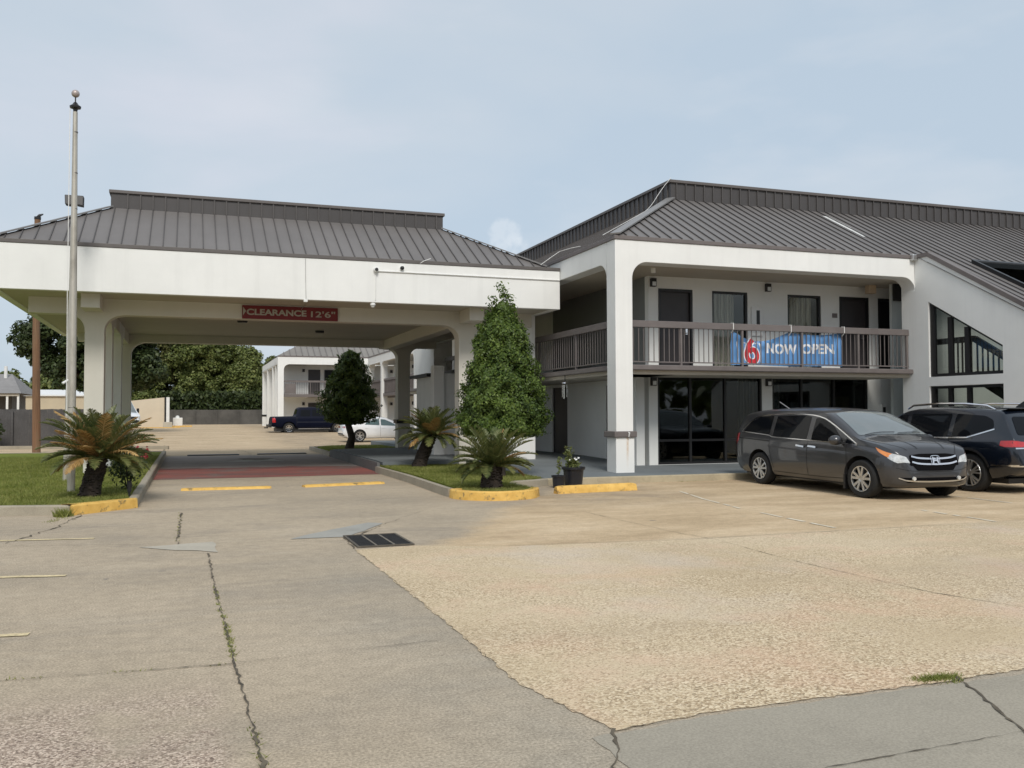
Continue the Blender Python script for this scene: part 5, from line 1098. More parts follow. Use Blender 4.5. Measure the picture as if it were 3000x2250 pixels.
# ---- minivan
def squash(S, a, k_):
    S['x'] = (S['x'][0], a+(S['x'][1]-a)*k_)
    for n_ in ('top', 'bot', 'wid', 'belt'): S[n_] = [((a+(x-a)*k_) if x > a else x, v) for x, v in S[n_]]
    return S
P_van = paint('dark_grey_metallic_paint', (0.058, 0.059, 0.064), 0.5, 0.32, 0.7)
S = dict(x=(-2.66, 2.50), paint=P_van, wr=0.36, rim=0.245, track=1.74, axles=(1.52, -1.52), arch=0.425, spokes=5, pair=(-11, 11), spw=0.046, tum=0.27, crown=0.035,
    top=[(2.50, 0.52), (2.485, 0.70), (2.45, 0.83), (2.38, 0.90), (2.2, 0.975), (1.9, 1.045), (1.6, 1.10), (1.42, 1.135), (1.30, 1.18), (0.95, 1.385), (0.6, 1.56), (0.42, 1.625), (0.2, 1.66), (-0.3, 1.695), (-1.2, 1.70), (-1.9, 1.665), (-2.25, 1.615), (-2.36, 1.55), (-2.45, 1.36), (-2.53, 1.10), (-2.60, 0.98), (-2.64, 0.80), (-2.66, 0.55)],
    bot=[(2.5, 0.36), (2.40, 0.25), (2.1, 0.22), (-2.2, 0.22), (-2.5, 0.30), (-2.66, 0.42)],
    wid=[(2.50, 0.52), (2.46, 0.68), (2.38, 0.80), (2.25, 0.885), (2.0, 0.955), (1.6, 0.995), (0.8, 1.0), (-1.6, 1.0), (-2.2, 0.975), (-2.45, 0.93), (-2.58, 0.86), (-2.66, 0.70)],
    belt=[(2.5, 0.72), (2.2, 0.88), (1.4, 0.985), (0, 1.03), (-1.2, 1.075), (-2.6, 1.13)])
S = squash(S, 1.95, 0.56)
pr_, pf_ = Vector((12.24, 17.92)), Vector((11.97, 14.18)); ctr = (pr_+pf_)/2; hd = (pf_-pr_).normalized(); head = math.atan2(hd.y, hd.x); rgt = Vector((hd.y, -hd.x))
cc = ctr-rgt*0.985
van = Car('minivan', 'dark grey minivan parked nose out beside the black car', 'minivan', (cc.x, cc.y, 0), head, S)
van.root.scale = (1.20, 0.965, 1.0)
for sd in ('right', 'left'):
    q_ = [rounded([(1.06, 1.015), (0.13, 1.055), (0.135, 1.50), (0.36, 1.50), (0.70, 1.33)], 0.03), rounded([(-0.01, 1.06), (-1.10, 1.10), (-1.08, 1.545), (-0.3, 1.555), (-0.005, 1.53)], 0.035), rounded([(-1.22, 1.135), (-2.20, 1.19), (-1.98, 1.40), (-1.7, 1.51), (-1.21, 1.545)], 0.04), [(1.33, 1.01), (1.10, 1.02), (1.10, 1.115)]]
    for pl in q_: van.panel('side_window', [pl], sd, M['carglass'], 0.004)
    van.line('window_chrome', [(1.40, 1.005), (1.0, 1.21), (0.62, 1.40), (0.32, 1.52), (-0.1, 1.578), (-0.8, 1.588), (-1.4, 1.568), (-1.8, 1.51), (-2.05, 1.38), (-2.27, 1.185)], 0.020, sd, M['chrome'], 0.006)
    van.line('window_chrome', [(1.40, 0.99), (0.5, 1.03), (-0.4, 1.055), (-1.12, 1.075), (-1.17, 1.10), (-1.3, 1.12), (-2.27, 1.18)], 0.016, sd, M['chrome'], 0.006)
    van.line('panel_gap', [(1.16, 0.42), (1.18, 0.7), (1.14, 0.98)], 0.010, sd, gap); van.line('panel_gap', [(0.06, 0.33), (0.06, 0.6), (0.06, 1.05)], 0.010, sd, gap); van.line('panel_gap', [(-1.03, 0.40), (-1.08, 0.6), (-1.17, 0.85), (-1.16, 1.08)], 0.010, sd, gap)
    van.line('slide_rail', [(-1.18, 0.985), (-1.8, 1.015), (-2.35, 1.03)], 0.022, sd, gap); van.line('panel_gap', [(1.1, 0.335), (0.3, 0.315), (-1.05, 0.33)], 0.012, sd, gap)
    for x in (0.22, -0.14): van.line('door_handle', [(x+0.12, 0.905), (x-0.12, 0.925)], 0.035, sd, M['chrome'], 0.028, smooth=0)
    van.panel('tail_lamp', [[(-2.34, 0.98), (-2.36, 1.15), (-2.52, 1.13), (-2.60, 0.92), (-2.48, 0.86)]], sd, M['redlens'], 0.006)
    y = 1.0 if sd == 'left' else -1.0
    mb = MB(); mb.lathe([(0.005, -0.135), (0.05, -0.12), (0.085, -0.07), (0.095, 0.0), (0.085, 0.07), (0.05, 0.11), (0.005, 0.12)], (0, 0, 0), 16, 'y'); mb.v = [(1.03+v[0]*0.95-0.15*abs(v[1]), y*1.11+v[1], 1.075+v[2]*1.05) for v in mb.v]; mb.build('mirror', P_van, van.root, local=True, smooth=True)
    mb = MB(); mb.box(1.0, 1.08, y*0.93, y*1.03, 1.00, 1.05); mb.build('mirror_arm', M['black'], van.root, local=True)
    s_ = 1 if sd == 'left' else -1
    van.panel('headlight', [rounded([(s_*0.535, 0.685), (s_*0.60, 0.80), (s_*0.80, 0.855), (s_*0.875, 0.87), (s_*0.86, 0.77), (s_*0.72, 0.71)], 0.02)], 'front', M['clearlens'], 0.006, step=0.04)
    van.panel('turn_lamp', [[(2.11, 0.86), (1.82, 0.965), (1.88, 0.90), (2.08, 0.79)]], sd, M['amberlens'], 0.0075, step=0.04)
    van.panel('headlight_corner', [[(2.22, 0.70), (2.115, 0.865), (2.07, 0.785), (2.18, 0.69)]], sd, M['clearlens'], 0.006, step=0.04)
    mb = MB(); mb.box(1.10-0.02, 1.12, y*0.86, y*0.99, 0.14, 0.42); mb.build('mud_flap', M['black'], van.root, local=True)
van.panel('windscreen', [rounded([(1.30, -0.80), (1.36, -0.4), (1.375, 0), (1.36, 0.4), (1.30, 0.80), (0.50, 0.655), (0.455, 0), (0.50, -0.655)], 0.05)], 'top', M['windscreen'], 0.005)
van.line('wiper', [(1.335, -0.70), (1.29, -0.35), (1.30, 0.02)], 0.022, 'top', M['black'], 0.02); van.line('wiper', [(1.345, 0.05), (1.29, 0.4), (1.27, 0.66)], 0.022, 'top', M['black'], 0.02)
van.panel('rear_window', [rounded([(-0.68, 1.18), (0.68, 1.18), (0.58, 1.50), (-0.58, 1.50)], 0.06)], 'rear', M['carglass'], 0.005)
van.panel('grille', [rounded([(-0.545, 0.64), (0.545, 0.64), (0.53, 0.83), (0.3, 0.855), (-0.3, 0.855), (-0.53, 0.83)], 0.03), rounded([(-0.40, 0.55), (0.40, 0.55), (0.50, 0.66), (-0.50, 0.66)], 0.02)], 'front', M['grille'], 0.006)
for z, w_ in ((0.775, 0.50), (0.675, 0.50)): van.line('grille_bar', [(-w_, z+0.035), (-w_*0.72, z), (-0.12, z-0.012), (0.12, z-0.012), (w_*0.72, z), (w_, z+0.035)], 0.03, 'front', M['chrome'], 0.018)
em = [[(x*0.82, 0.735+(z-0.735)*0.88) for x, z in [(-0.085, 0.665), (-0.055, 0.665), (-0.035, 0.715), (0.035, 0.715), (0.055, 0.665), (0.085, 0.665), (0.075, 0.80), (0.048, 0.80), (0.038, 0.742), (-0.038, 0.742), (-0.048, 0.80), (-0.075, 0.80)]]]
van.panel('emblem', em, 'front', M['chrome'], 0.032, step=0.2)
van.line('emblem_frame', [(x*0.86, 0.735+(z-0.735)*0.88) for x, z in [(-0.10, 0.65), (-0.115, 0.80), (-0.08, 0.825), (0.08, 0.825), (0.115, 0.80), (0.10, 0.65), (0.06, 0.64), (-0.06, 0.64), (-0.10, 0.65)]], 0.011, 'front', M['chrome'], 0.030)
van.panel('lower_intake', [rounded([(-0.60, 0.335), (0.60, 0.335), (0.74, 0.43), (0.52, 0.425), (-0.52, 0.425), (-0.74, 0.43)], 0.02)], 'front', M['grille'], 0.006)
van.line('intake_chrome', [(-0.76, 0.42), (-0.60, 0.365), (0, 0.35), (0.60, 0.365), (0.76, 0.42)], 0.020, 'front', M['alloy'], 0.014)
for s_ in (-1, 1):
    mb = MB(); c_ = van.cast((s_*0.50, 0.41), 'front', 0.02); mb.lathe([(0.04, 0.0), (0.035, 0.02)], (c_.x-0.01, c_.y, c_.z), 12, 'x'); mb.build('fog_lamp', M['clearlens'], van.root, local=True)
van.line('bumper_crease', [(-0.80, 0.60), (-0.5, 0.54), (0, 0.53), (0.5, 0.54), (0.80, 0.60)], 0.010, 'front', gap, 0.003)
van.line('hood_gap', [(2.20, -0.50), (1.9, -0.80), (1.42, -0.86)], 0.010, 'top', gap, 0.003); van.line('hood_gap', [(2.20, 0.50), (1.9, 0.80), (1.42, 0.86)], 0.010, 'top', gap, 0.003)
van.line('hood_crease', [(2.15, -0.30), (1.38, -0.46)], 0.03, 'top', P_van, 0.008); van.line('hood_crease', [(2.15, 0.30), (1.38, 0.46)], 0.03, 'top', P_van, 0.008)
mb = MB(); mb.tube([(-1.05, -0.52, 1.70), (-1.35, -0.55, 1.86)], 0.008, 6); mb.build('antenna', M['alloy'], van.root, local=True)
# ---- SUV
P_suv = paint('black_blue_paint', (0.004, 0.007, 0.014), 0.1, 0.22, 0.8)
S = dict(x=(-2.52, 2.50), paint=P_suv, wr=0.385, rim=0.275, track=1.70, axles=(1.50, -1.48), arch=0.455, spokes=5, pair=(-13, 0, 13), spw=0.030, tum=0.25, crown=0.03, rimmat=M['alloy'],
    top=[(2.50, 0.55), (2.48, 0.8), (2.42, 0.98), (2.2, 1.06), (1.5, 1.13), (1.15, 1.17), (0.9, 1.32), (0.5, 1.55), (0.25, 1.66), (0.0, 1.70), (-0.8, 1.725), (-1.6, 1.70), (-2.0, 1.665), (-2.12, 1.60), (-2.28, 1.30), (-2.40, 1.08), (-2.46, 0.95), (-2.50, 0.75), (-2.52, 0.55)],
    bot=[(2.5, 0.4), (2.3, 0.3), (2, 0.27), (-2.0, 0.27), (-2.3, 0.36), (-2.52, 0.48)],
    wid=[(2.5, 0.62), (2.4, 0.82), (2.2, 0.92), (1.6, 0.985), (0.8, 0.985), (-1.5, 0.995), (-2.1, 0.97), (-2.36, 0.93), (-2.48, 0.84), (-2.52, 0.72)],
    belt=[(2.5, 0.8), (2.2, 0.98), (1.2, 1.04), (0, 1.06), (-2.2, 1.11), (-2.5, 1.05)])
suv = Car('suv', 'black SUV parked nose in, rear towards the camera, right of the grey minivan', 'SUV', (14.96+1.03, 14.62+1.60, 0), R(91.0), S)
suv.root.scale = (1.09, 1.04, 1.0)
for sd in ('left', 'right'):
    q_ = [rounded([(1.02, 1.08), (0.14, 1.09), (0.16, 1.565), (0.34, 1.555), (0.62, 1.40)], 0.04), rounded([(0.03, 1.09), (-0.95, 1.105), (-0.98, 1.585), (0.05, 1.58)], 0.04), rounded([(-1.06, 1.115), (-1.40, 1.125), (-1.98, 1.30), (-1.93, 1.46), (-1.75, 1.54), (-1.09, 1.585)], 0.05)]
    for i, pl in enumerate(q_): suv.panel('side_window', [pl], sd, M['carglass'], 0.004)
    suv.line('window_chrome', [(1.1, 1.055), (0, 1.068), (-1.0, 1.082), (-1.42, 1.095), (-1.6, 1.15), (-2.0, 1.275)], 0.024, sd, M['chrome'], 0.008, smooth=0)
    s_ = 1 if sd == 'left' else -1
    mb = MB(); mb.tube([(0.25, s_*0.70, 1.69), (0.1, s_*0.71, 1.765), (-0.6, s_*0.72, 1.80), (-1.2, s_*0.72, 1.79), (-1.7, s_*0.71, 1.745), (-1.88, s_*0.70, 1.665)], [0.018, 0.022, 0.022, 0.022, 0.022, 0.016], 8); mb.build('roof_rail', M['chrome'], suv.root, local=True, smooth=True)
    suv.panel('tail_lamp', [rounded([(-2.16, 0.955), (-2.17, 1.05), (-2.40, 1.055), (-2.46, 0.93), (-2.26, 0.93)], 0.02)], sd, M['redlens'], 0.006, step=0.04)
    suv.line('bumper_chrome', [(-1.98, 0.565), (-2.46, 0.575)], 0.028, sd, M['chrome'], 0.01, smooth=0)
    suv.line('panel_gap', [(0.08, 0.45), (0.08, 1.06)], 0.012, sd, gap); suv.line('panel_gap', [(-1.02, 0.98), (-1.02, 1.08)], 0.012, sd, gap)
    for x in (0.25, -0.85): suv.line('door_handle', [(x+0.1, 0.93), (x-0.1, 0.935)], 0.035, sd, P_suv, 0.03, smooth=0)
    suv.line('arch_trim', [(-1.48+0.475*math.cos(R(a)), 0.395+0.475*math.sin(R(a))) for a in range(8, 176, 12)], 0.05, sd, M['black'], 0.012, smooth=0)
    suv.line('body_crease', [(-0.9, 0.90), (-1.5, 0.955), (-2.05, 0.90)], 0.018, sd, P_suv, 0.012)
    suv.panel('tail_lamp', [rounded([(s_*0.35, 0.93), (s_*0.35, 1.02), (s_*0.88, 1.04), (s_*0.88, 0.93)], 0.02)], 'rear', M['redlens'], 0.006)
    mb = MB(); mb.lathe([(0.005, -0.12), (0.06, -0.1), (0.09, 0.0), (0.06, 0.1), (0.005, 0.11)], (0, 0, 0), 14, 'y'); mb.v = [(0.92+v[0]*0.8, s_*1.09+v[1], 1.12+v[2]*0.95) for v in mb.v]; mb.build('mirror', P_suv, suv.root, local=True, smooth=True)
    mb = MB(); mb.tube([(-2.44, s_*0.62, 0.40), (-2.56, s_*0.62, 0.40)], 0.05, 10); mb.build('exhaust_tip', M['chrome'], suv.root, local=True)
suv.panel('rear_window', [rounded([(-0.72, 1.16), (0.72, 1.16), (0.64, 1.52), (-0.64, 1.52)], 0.06)], 'rear', M['carglass'], 0.006)
suv.line('rear_chrome', [(-0.86, 0.905), (0.86, 0.905)], 0.025, 'rear', M['chrome'], 0.012, smooth=0); suv.line('bumper_chrome', [(-0.9, 0.56), (0.9, 0.56)], 0.025, 'rear', M['chrome'], 0.012, smooth=0)
suv.panel('number_plate', [[(-0.16, 0.70), (0.16, 0.70), (0.16, 0.85), (-0.16, 0.85)]], 'rear', M['whiteplastic'], 0.012)
mb = MB(); mb.add([(-1.72, 0, 1.715), (-1.92, 0.03, 1.70), (-1.92, -0.03, 1.70), (-1.90, 0, 1.83), (-1.95, 0, 1.83)], [(0, 1, 3), (0, 3, 2), (1, 4, 3), (2, 3, 4), (1, 2, 4)]); mb.build('antenna_fin', M['black'], suv.root, local=True)
mb = MB(); mb.box(-2.13, -1.96, -0.66, 0.66, 1.675, 1.70); mb.build('rear_spoiler', P_suv, suv.root, local=True, bevel=0.01)
suv.panel('sunroof', [rounded([(0.0, -0.5), (0.0, 0.5), (-1.2, 0.5), (-1.2, -0.5)], 0.05)], 'top', M['carglass'], 0.004)
suv.panel('windscreen', [rounded([(1.12, -0.78), (1.18, 0), (1.12, 0.78), (0.36, 0.64), (0.34, -0.64)], 0.05)], 'top', M['windscreen'], 0.005)
# ---- pickup truck far behind
P_tr = paint('navy_blue_paint', (0.004, 0.006, 0.017), 0.0, 0.5, 0.0); P_tr.node_tree.nodes['Principled BSDF'].inputs['Specular IOR Level'].default_value = 0.08
S = dict(x=(-2.85, 2.80), paint=P_tr, wr=0.40, rim=0.25, track=1.72, axles=(1.80, -1.65), arch=0.47, spokes=5, pair=(-12, 12), spw=0.05, tum=0.26, crown=0.02, rimmat=M['chrome'], win=dict(top=3),
    top=[(2.8, 0.7), (2.76, 1.0), (2.6, 1.12), (1.5, 1.22), (1.25, 1.28), (0.75, 1.72), (0.5, 1.86), (0, 1.90), (-0.85, 1.88), (-1.0, 1.80), (-1.12, 1.32), (-1.2, 1.25), (-2.78, 1.22), (-2.83, 1.1), (-2.85, 0.75)],
    bot=[(2.8, 0.5), (2.5, 0.42), (-2.2, 0.42), (-2.85, 0.55)],
    wid=[(2.8, 0.75), (2.7, 0.9), (2.4, 0.97), (1, 0.98), (-2.6, 0.98), (-2.78, 0.96), (-2.85, 0.93)],
    belt=[(2.8, 1.0), (1.2, 1.20), (-2.8, 1.18)])
trk = Car('pickup_truck', 'dark navy pickup truck parked by the far white motel wing', 'pickup truck', (6.75+1.65, 66.9+0.86, 0.235), R(2), S)
trk.root.scale = (1.0, 1.0, 1.0)
for sd in ('right', 'left'):
    for pl in ([(-0.86, 1.25), (-0.15, 1.25), (-0.13, 1.70), (-0.80, 1.70)], [(-0.02, 1.25), (0.95, 1.25), (0.60, 1.66), (0.40, 1.72), (0.0, 1.72)]): trk.panel('side_window', [rounded(pl, 0.05)], sd, M['carglass'], 0.005)
    trk.line('body_trim', [(-1.1, 0.84), (1.3, 0.84)], 0.03, sd, mat('dark_trim_strip', (0.04, 0.045, 0.06), 0.3), 0.006, smooth=0); trk.panel('tail_lamp', [rounded([(-2.56, 0.82), (-2.60, 1.14), (-2.80, 1.14), (-2.80, 0.82)], 0.03)], sd, M['redlens'], 0.008, step=0.08)
    trk.line('panel_gap', [(-1.10, 0.5), (-1.10, 1.2)], 0.02, sd, gap, smooth=0); trk.line('arch_flare', [(-1.65+0.5*math.cos(R(a)), 0.41+0.5*math.sin(R(a))) for a in range(8, 176, 12)], 0.06, sd, P_tr, 0.03, smooth=0)
    s_ = -1 if sd == 'right' else 1; mb = MB(); mb.box(-1.0, 1.25, s_*0.92, s_*1.02, 0.34, 0.40); mb.build('running_board', M['chrome'], trk.root, local=True)
trk.panel('rear_window', [[(-0.6, 1.40), (0.6, 1.40), (0.55, 1.74), (-0.55, 1.74)]], 'rear', M['carglass'], 0.006)
mb = MB(); mb.box(-3.02, -2.84, -0.9, 0.9, 0.48, 0.68); mb.build('rear_bumper', M['black'], trk.root, local=True, bevel=0.02); mb = MB(); mb.box(-3.25, -3.0, -0.05, 0.05, 0.40, 0.48); mb.build('tow_hitch', M['black'], trk.root, local=True)
# ---- white sedan
P_se = paint('white_car_paint', (0.78, 0.79, 0.80), 0.0, 0.3)
S = dict(x=(-2.32, 2.35), paint=P_se, wr=0.335, rim=0.25, track=1.56, axles=(1.40, -1.40), arch=0.385, spokes=5, pair=(-10, 10), spw=0.035, tum=0.36, crown=0.02,
    top=[(2.35, 0.5), (2.32, 0.62), (2.1, 0.76), (1.3, 0.92), (1.1, 0.98), (0.6, 1.22), (0.2, 1.38), (-0.3, 1.42), (-0.8, 1.36), (-1.3, 1.18), (-1.65, 1.06), (-2.0, 1.03), (-2.20, 1.0), (-2.28, 0.85), (-2.32, 0.6)],
    bot=[(2.35, 0.3), (2.2, 0.2), (-2.0, 0.2), (-2.2, 0.28), (-2.32, 0.4)],
    wid=[(2.35, 0.55), (2.25, 0.75), (2.0, 0.86), (1.2, 0.91), (-1.6, 0.91), (-2.1, 0.86), (-2.26, 0.78), (-2.32, 0.68)],
    belt=[(2.3, 0.66), (1.2, 0.86), (0, 0.90), (-1.6, 0.97), (-2.3, 0.95)])
sed = Car('sedan', 'white sedan parked between the dark bush and the canopy column', 'sedan', (9.22+1.40, 52.6+0.80, gz(53)+0.02), R(4), S)
for sd in ('right', 'left'):
    for pl in ([(-0.15, 0.94), (0.85, 0.90), (0.45, 1.12), (0.12, 1.27), (-0.14, 1.30)], [(-0.24, 0.945), (-1.12, 0.985), (-0.95, 1.13), (-0.55, 1.27), (-0.24, 1.305)]): sed.panel('side_window', [rounded(pl, 0.04)], sd, mat('pale_car_glass', (0.10, 0.15, 0.155), 0.05, 0, 1), 0.005)
    sed.panel('tail_lamp', [rounded([(-1.98, 0.80), (-1.98, 0.89), (-2.24, 0.90), (-2.30, 0.79)], 0.02)], sd, M['redlens'], 0.007, step=0.06); sed.line('panel_gap', [(-0.2, 0.3), (-0.2, 0.92)], 0.015, sd, mat('grey_gap', (0.25, 0.25, 0.25), 0.6), smooth=0)
    for x in (-1.0, 0.0): sed.line('door_handle', [(x+0.09, 0.78), (x-0.09, 0.785)], 0.03, sd, P_se, 0.025, smooth=0)
sed.panel('tail_lamp', [rounded([(0.30, 0.80), (0.30, 0.88), (0.76, 0.89), (0.76, 0.79)], 0.02), rounded([(-0.30, 0.80), (-0.76, 0.79), (-0.76, 0.89), (-0.30, 0.88)], 0.02)], 'rear', M['redlens'], 0.007)
sed.panel('rear_window', [rounded([(-0.95, -0.52), (-0.95, 0.52), (-1.55, 0.6), (-1.55, -0.6)], 0.05)], 'top', M['carglass'], 0.005)
sed.panel('rear_diffuser', [rounded([(-0.72, 0.36), (0.72, 0.36), (0.6, 0.50), (-0.6, 0.50)], 0.03)], 'rear', M['black'], 0.007)
# ---- white cargo van beside the enclosure
P_cv = paint('white_van_paint', (0.72, 0.74, 0.77), 0.0, 0.35)
S = dict(x=(-2.9, 2.75), paint=P_cv, wr=0.36, rim=0.22, track=1.74, axles=(1.75, -1.7), arch=0.42, spokes=6, pair=(0,), spw=0.05, tum=0.10, crown=0.03,
    top=[(2.75, 0.7), (2.7, 1.0), (2.5, 1.15), (2.05, 1.32), (1.3, 2.05), (0.95, 2.42), (0.6, 2.55), (-2.7, 2.55), (-2.85, 2.3), (-2.9, 0.8)],
    bot=[(2.75, 0.35), (-2.9, 0.4)], wid=[(2.75, 0.7), (2.6, 0.9), (2.2, 1.0), (-2.8, 1.0), (-2.9, 0.95)], belt=[(2.7, 1.0), (2.0, 1.25), (-2.8, 1.3)])
cv = Car('cargo_van', 'white high-roof cargo van half hidden behind the left canopy columns', 'van', (-5.75, 85.2, 0.5), R(-62), S)
cv.panel('windscreen', [rounded([(2.08, -0.82), (2.12, 0.82), (1.12, 0.78), (1.12, -0.78)], 0.06)], 'top', M['windscreen'], 0.006)
for sd in ('left', 'right'):
    s_ = 1 if sd == 'left' else -1
    cv.panel('side_window', [rounded([(1.75, 1.36), (0.75, 1.36), (0.75, 2.0), (1.12, 2.0)], 0.05)], sd, M['carglass'], 0.005); cv.panel('headlight', [rounded([(s_*0.5, 0.82), (s_*0.86, 0.82), (s_*0.88, 1.02), (s_*0.55, 0.98)], 0.03)], 'front', M['clearlens'], 0.008)
    mb = MB(); mb.box(1.5, 1.62, s_*1.05, s_*1.25, 1.3, 1.68); mb.build('mirror', M['black'], cv.root, local=True, bevel=0.03)
cv.panel('grille', [rounded([(-0.5, 0.75), (0.5, 0.75), (0.5, 0.98), (-0.5, 0.98)], 0.03)], 'front', M['black'], 0.007)
cv.panel('bumper', [rounded([(-0.72, 0.42), (0.72, 0.42), (0.72, 0.68), (-0.72, 0.68)], 0.03)], 'front', M['black'], 0.008)
# ================================================================== PLANTS
def leafmat(name, stops, rough=0.5, trans=0.25):
    t = NT(name); gi = t.n('ShaderNodeNewGeometry')
    c = t.ramp(gi.outputs['Random Per Island'], stops)
    c = t.mix(0.35, c, t.ramp(t.noise(1.1, 4, 0.6), ((0.3, tuple(x*0.55 for x in stops[0][1])), (0.7, tuple(min(1, x*1.35) for x in stops[-1][1])))))
    t.set(c, rough, spec=0.35)
    tr = t.n('ShaderNodeBsdfTranslucent'); mx = t.n('ShaderNodeMixShader'); t.l(c, tr.inputs['Color']); mx.inputs[0].default_value = trans
    o = t.t.nodes['Material Output']; t.l(t.b.outputs[0], mx.inputs[1]); t.l(tr.outputs[0], mx.inputs[2]); t.l(mx.outputs[0], o.inputs['Surface']); return t.m
M['leaf_bush'] = leafmat('bush_leaf', ((0.0, (0.014, 0.038, 0.008)), (0.45, (0.045, 0.095, 0.014)), (0.8, (0.095, 0.155, 0.022)), (1.0, (0.190, 0.250, 0.050))))
M['leaf_dark'] = leafmat('dark_bush_leaf', ((0.0, (0.030, 0.066, 0.015)), (0.6, (0.085, 0.150, 0.028)), (1.0, (0.21, 0.26, 0.06))))
M['leaf_oak'] = leafmat('oak_leaf', ((0.0, (0.018, 0.033, 0.012)), (0.6, (0.042, 0.066, 0.020)), (1.0, (0.090, 0.115, 0.040))))
M['leaf_far'] = leafmat('far_tree_leaf', ((0.0, (0.050, 0.080, 0.020)), (0.5, (0.115, 0.155, 0.036)), (1.0, (0.23, 0.25, 0.08))))
M['leaf_far2'] = leafmat('far_olive_leaf', ((0.0, (0.064, 0.078, 0.022)), (0.5, (0.135, 0.145, 0.045)), (1.0, (0.23, 0.23, 0.09))))
M['bark'] = mat('tree_bark', (0.055, 0.043, 0.033), 0.95, 0.35, 4, bump=0.6, bscale=14, bdist=0.02)
def leaves(P, N, size, var=0.35, aspect=1.7):
    """one small folded leaf (a pointed quad) per point, facing roughly along N"""
    n = len(P); N = N/np.linalg.norm(N, axis=1, keepdims=True)
    t_ = rng.normal(size=(n, 3)); t_ -= N*(t_*N).sum(1, keepdims=True); t_ /= np.linalg.norm(t_, axis=1, keepdims=True); b = np.cross(N, t_)
    s = size*(1+var*rng.uniform(-1, 1, size=(n, 1)))
    V = np.stack([P-t_*s*aspect*0.5, P+b*s*0.5+N*s*0.12, P+t_*s*aspect*0.5-N*s*0.15, P-b*s*0.5+N*s*0.12], 1).reshape(-1, 3)
    return V, np.arange(4*n).reshape(n, 4)
def mesh_np(name, V, F, m, parent=None, smooth=False):
    me = bpy.data.meshes.new(name); k_ = F.shape[1]; off = np.array(root_loc(parent)) if parent else np.zeros(3)
    me.vertices.add(len(V)); me.vertices.foreach_set('co', (V-off).astype(np.float32).ravel()); me.loops.add(F.size); me.loops.foreach_set('vertex_index', F.astype(np.int32).ravel())
    me.polygons.add(len(F)); me.polygons.foreach_set('loop_start', np.arange(0, F.size, k_, dtype=np.int32)); me.polygons.foreach_set('loop_total', np.full(len(F), k_, dtype=np.int32)); me.update(calc_edges=True); me.validate()
    return link(name, me, m, parent)
def unit(n):
    v = rng.normal(size=(n, 3)); return v/np.linalg.norm(v, axis=1, keepdims=True)
def trunk(parent, base, top, r0, r1, limbs=()):
    m = MB(); b, t_ = Vector(base), Vector(top); pts = [b, b*0.66+t_*0.34+Vector((r0*0.5, 0, 0)), b*0.33+t_*0.67-Vector((r0*0.4, 0, 0)), t_]
    m.tube([b-Vector((0, 0, 0.1)), b+Vector((0, 0, 0.12))]+pts[1:], [r0*1.5, r0*1.1, (r0*2+r1)/3, (r0+r1*2)/3, r1], 10)
    for p, q, ra, rb in limbs: p, q = Vector(p), Vector(q); m.tube([p, p*0.5+q*0.5+Vector((0, 0, 0.1*(q-p).length)), q], [ra, (ra+rb)/2, rb], 7)
    return m.build('trunk', M['bark'], parent, smooth=True)
def clumpy(n_cl, centre_fn, rad, per, size, aspect=1.6, up=0.5, shell=0.55):
    PP, NN = [], []
    for i in range(n_cl):
        c, r_ = centre_fn(i); k_ = max(8, int(per*(r_/rad)**2)); u = unit(k_); d = r_*(shell+(1-shell)*rng.uniform(0, 1, (k_, 1)))*np.array([1, 1, 0.8])
        PP.append(c+u*d); nn = u*0.8+unit(k_)*0.7+np.array([0, 0, up]); NN.append(nn)
    return leaves(np.concatenate(PP), np.concatenate(NN), size, aspect=aspect)
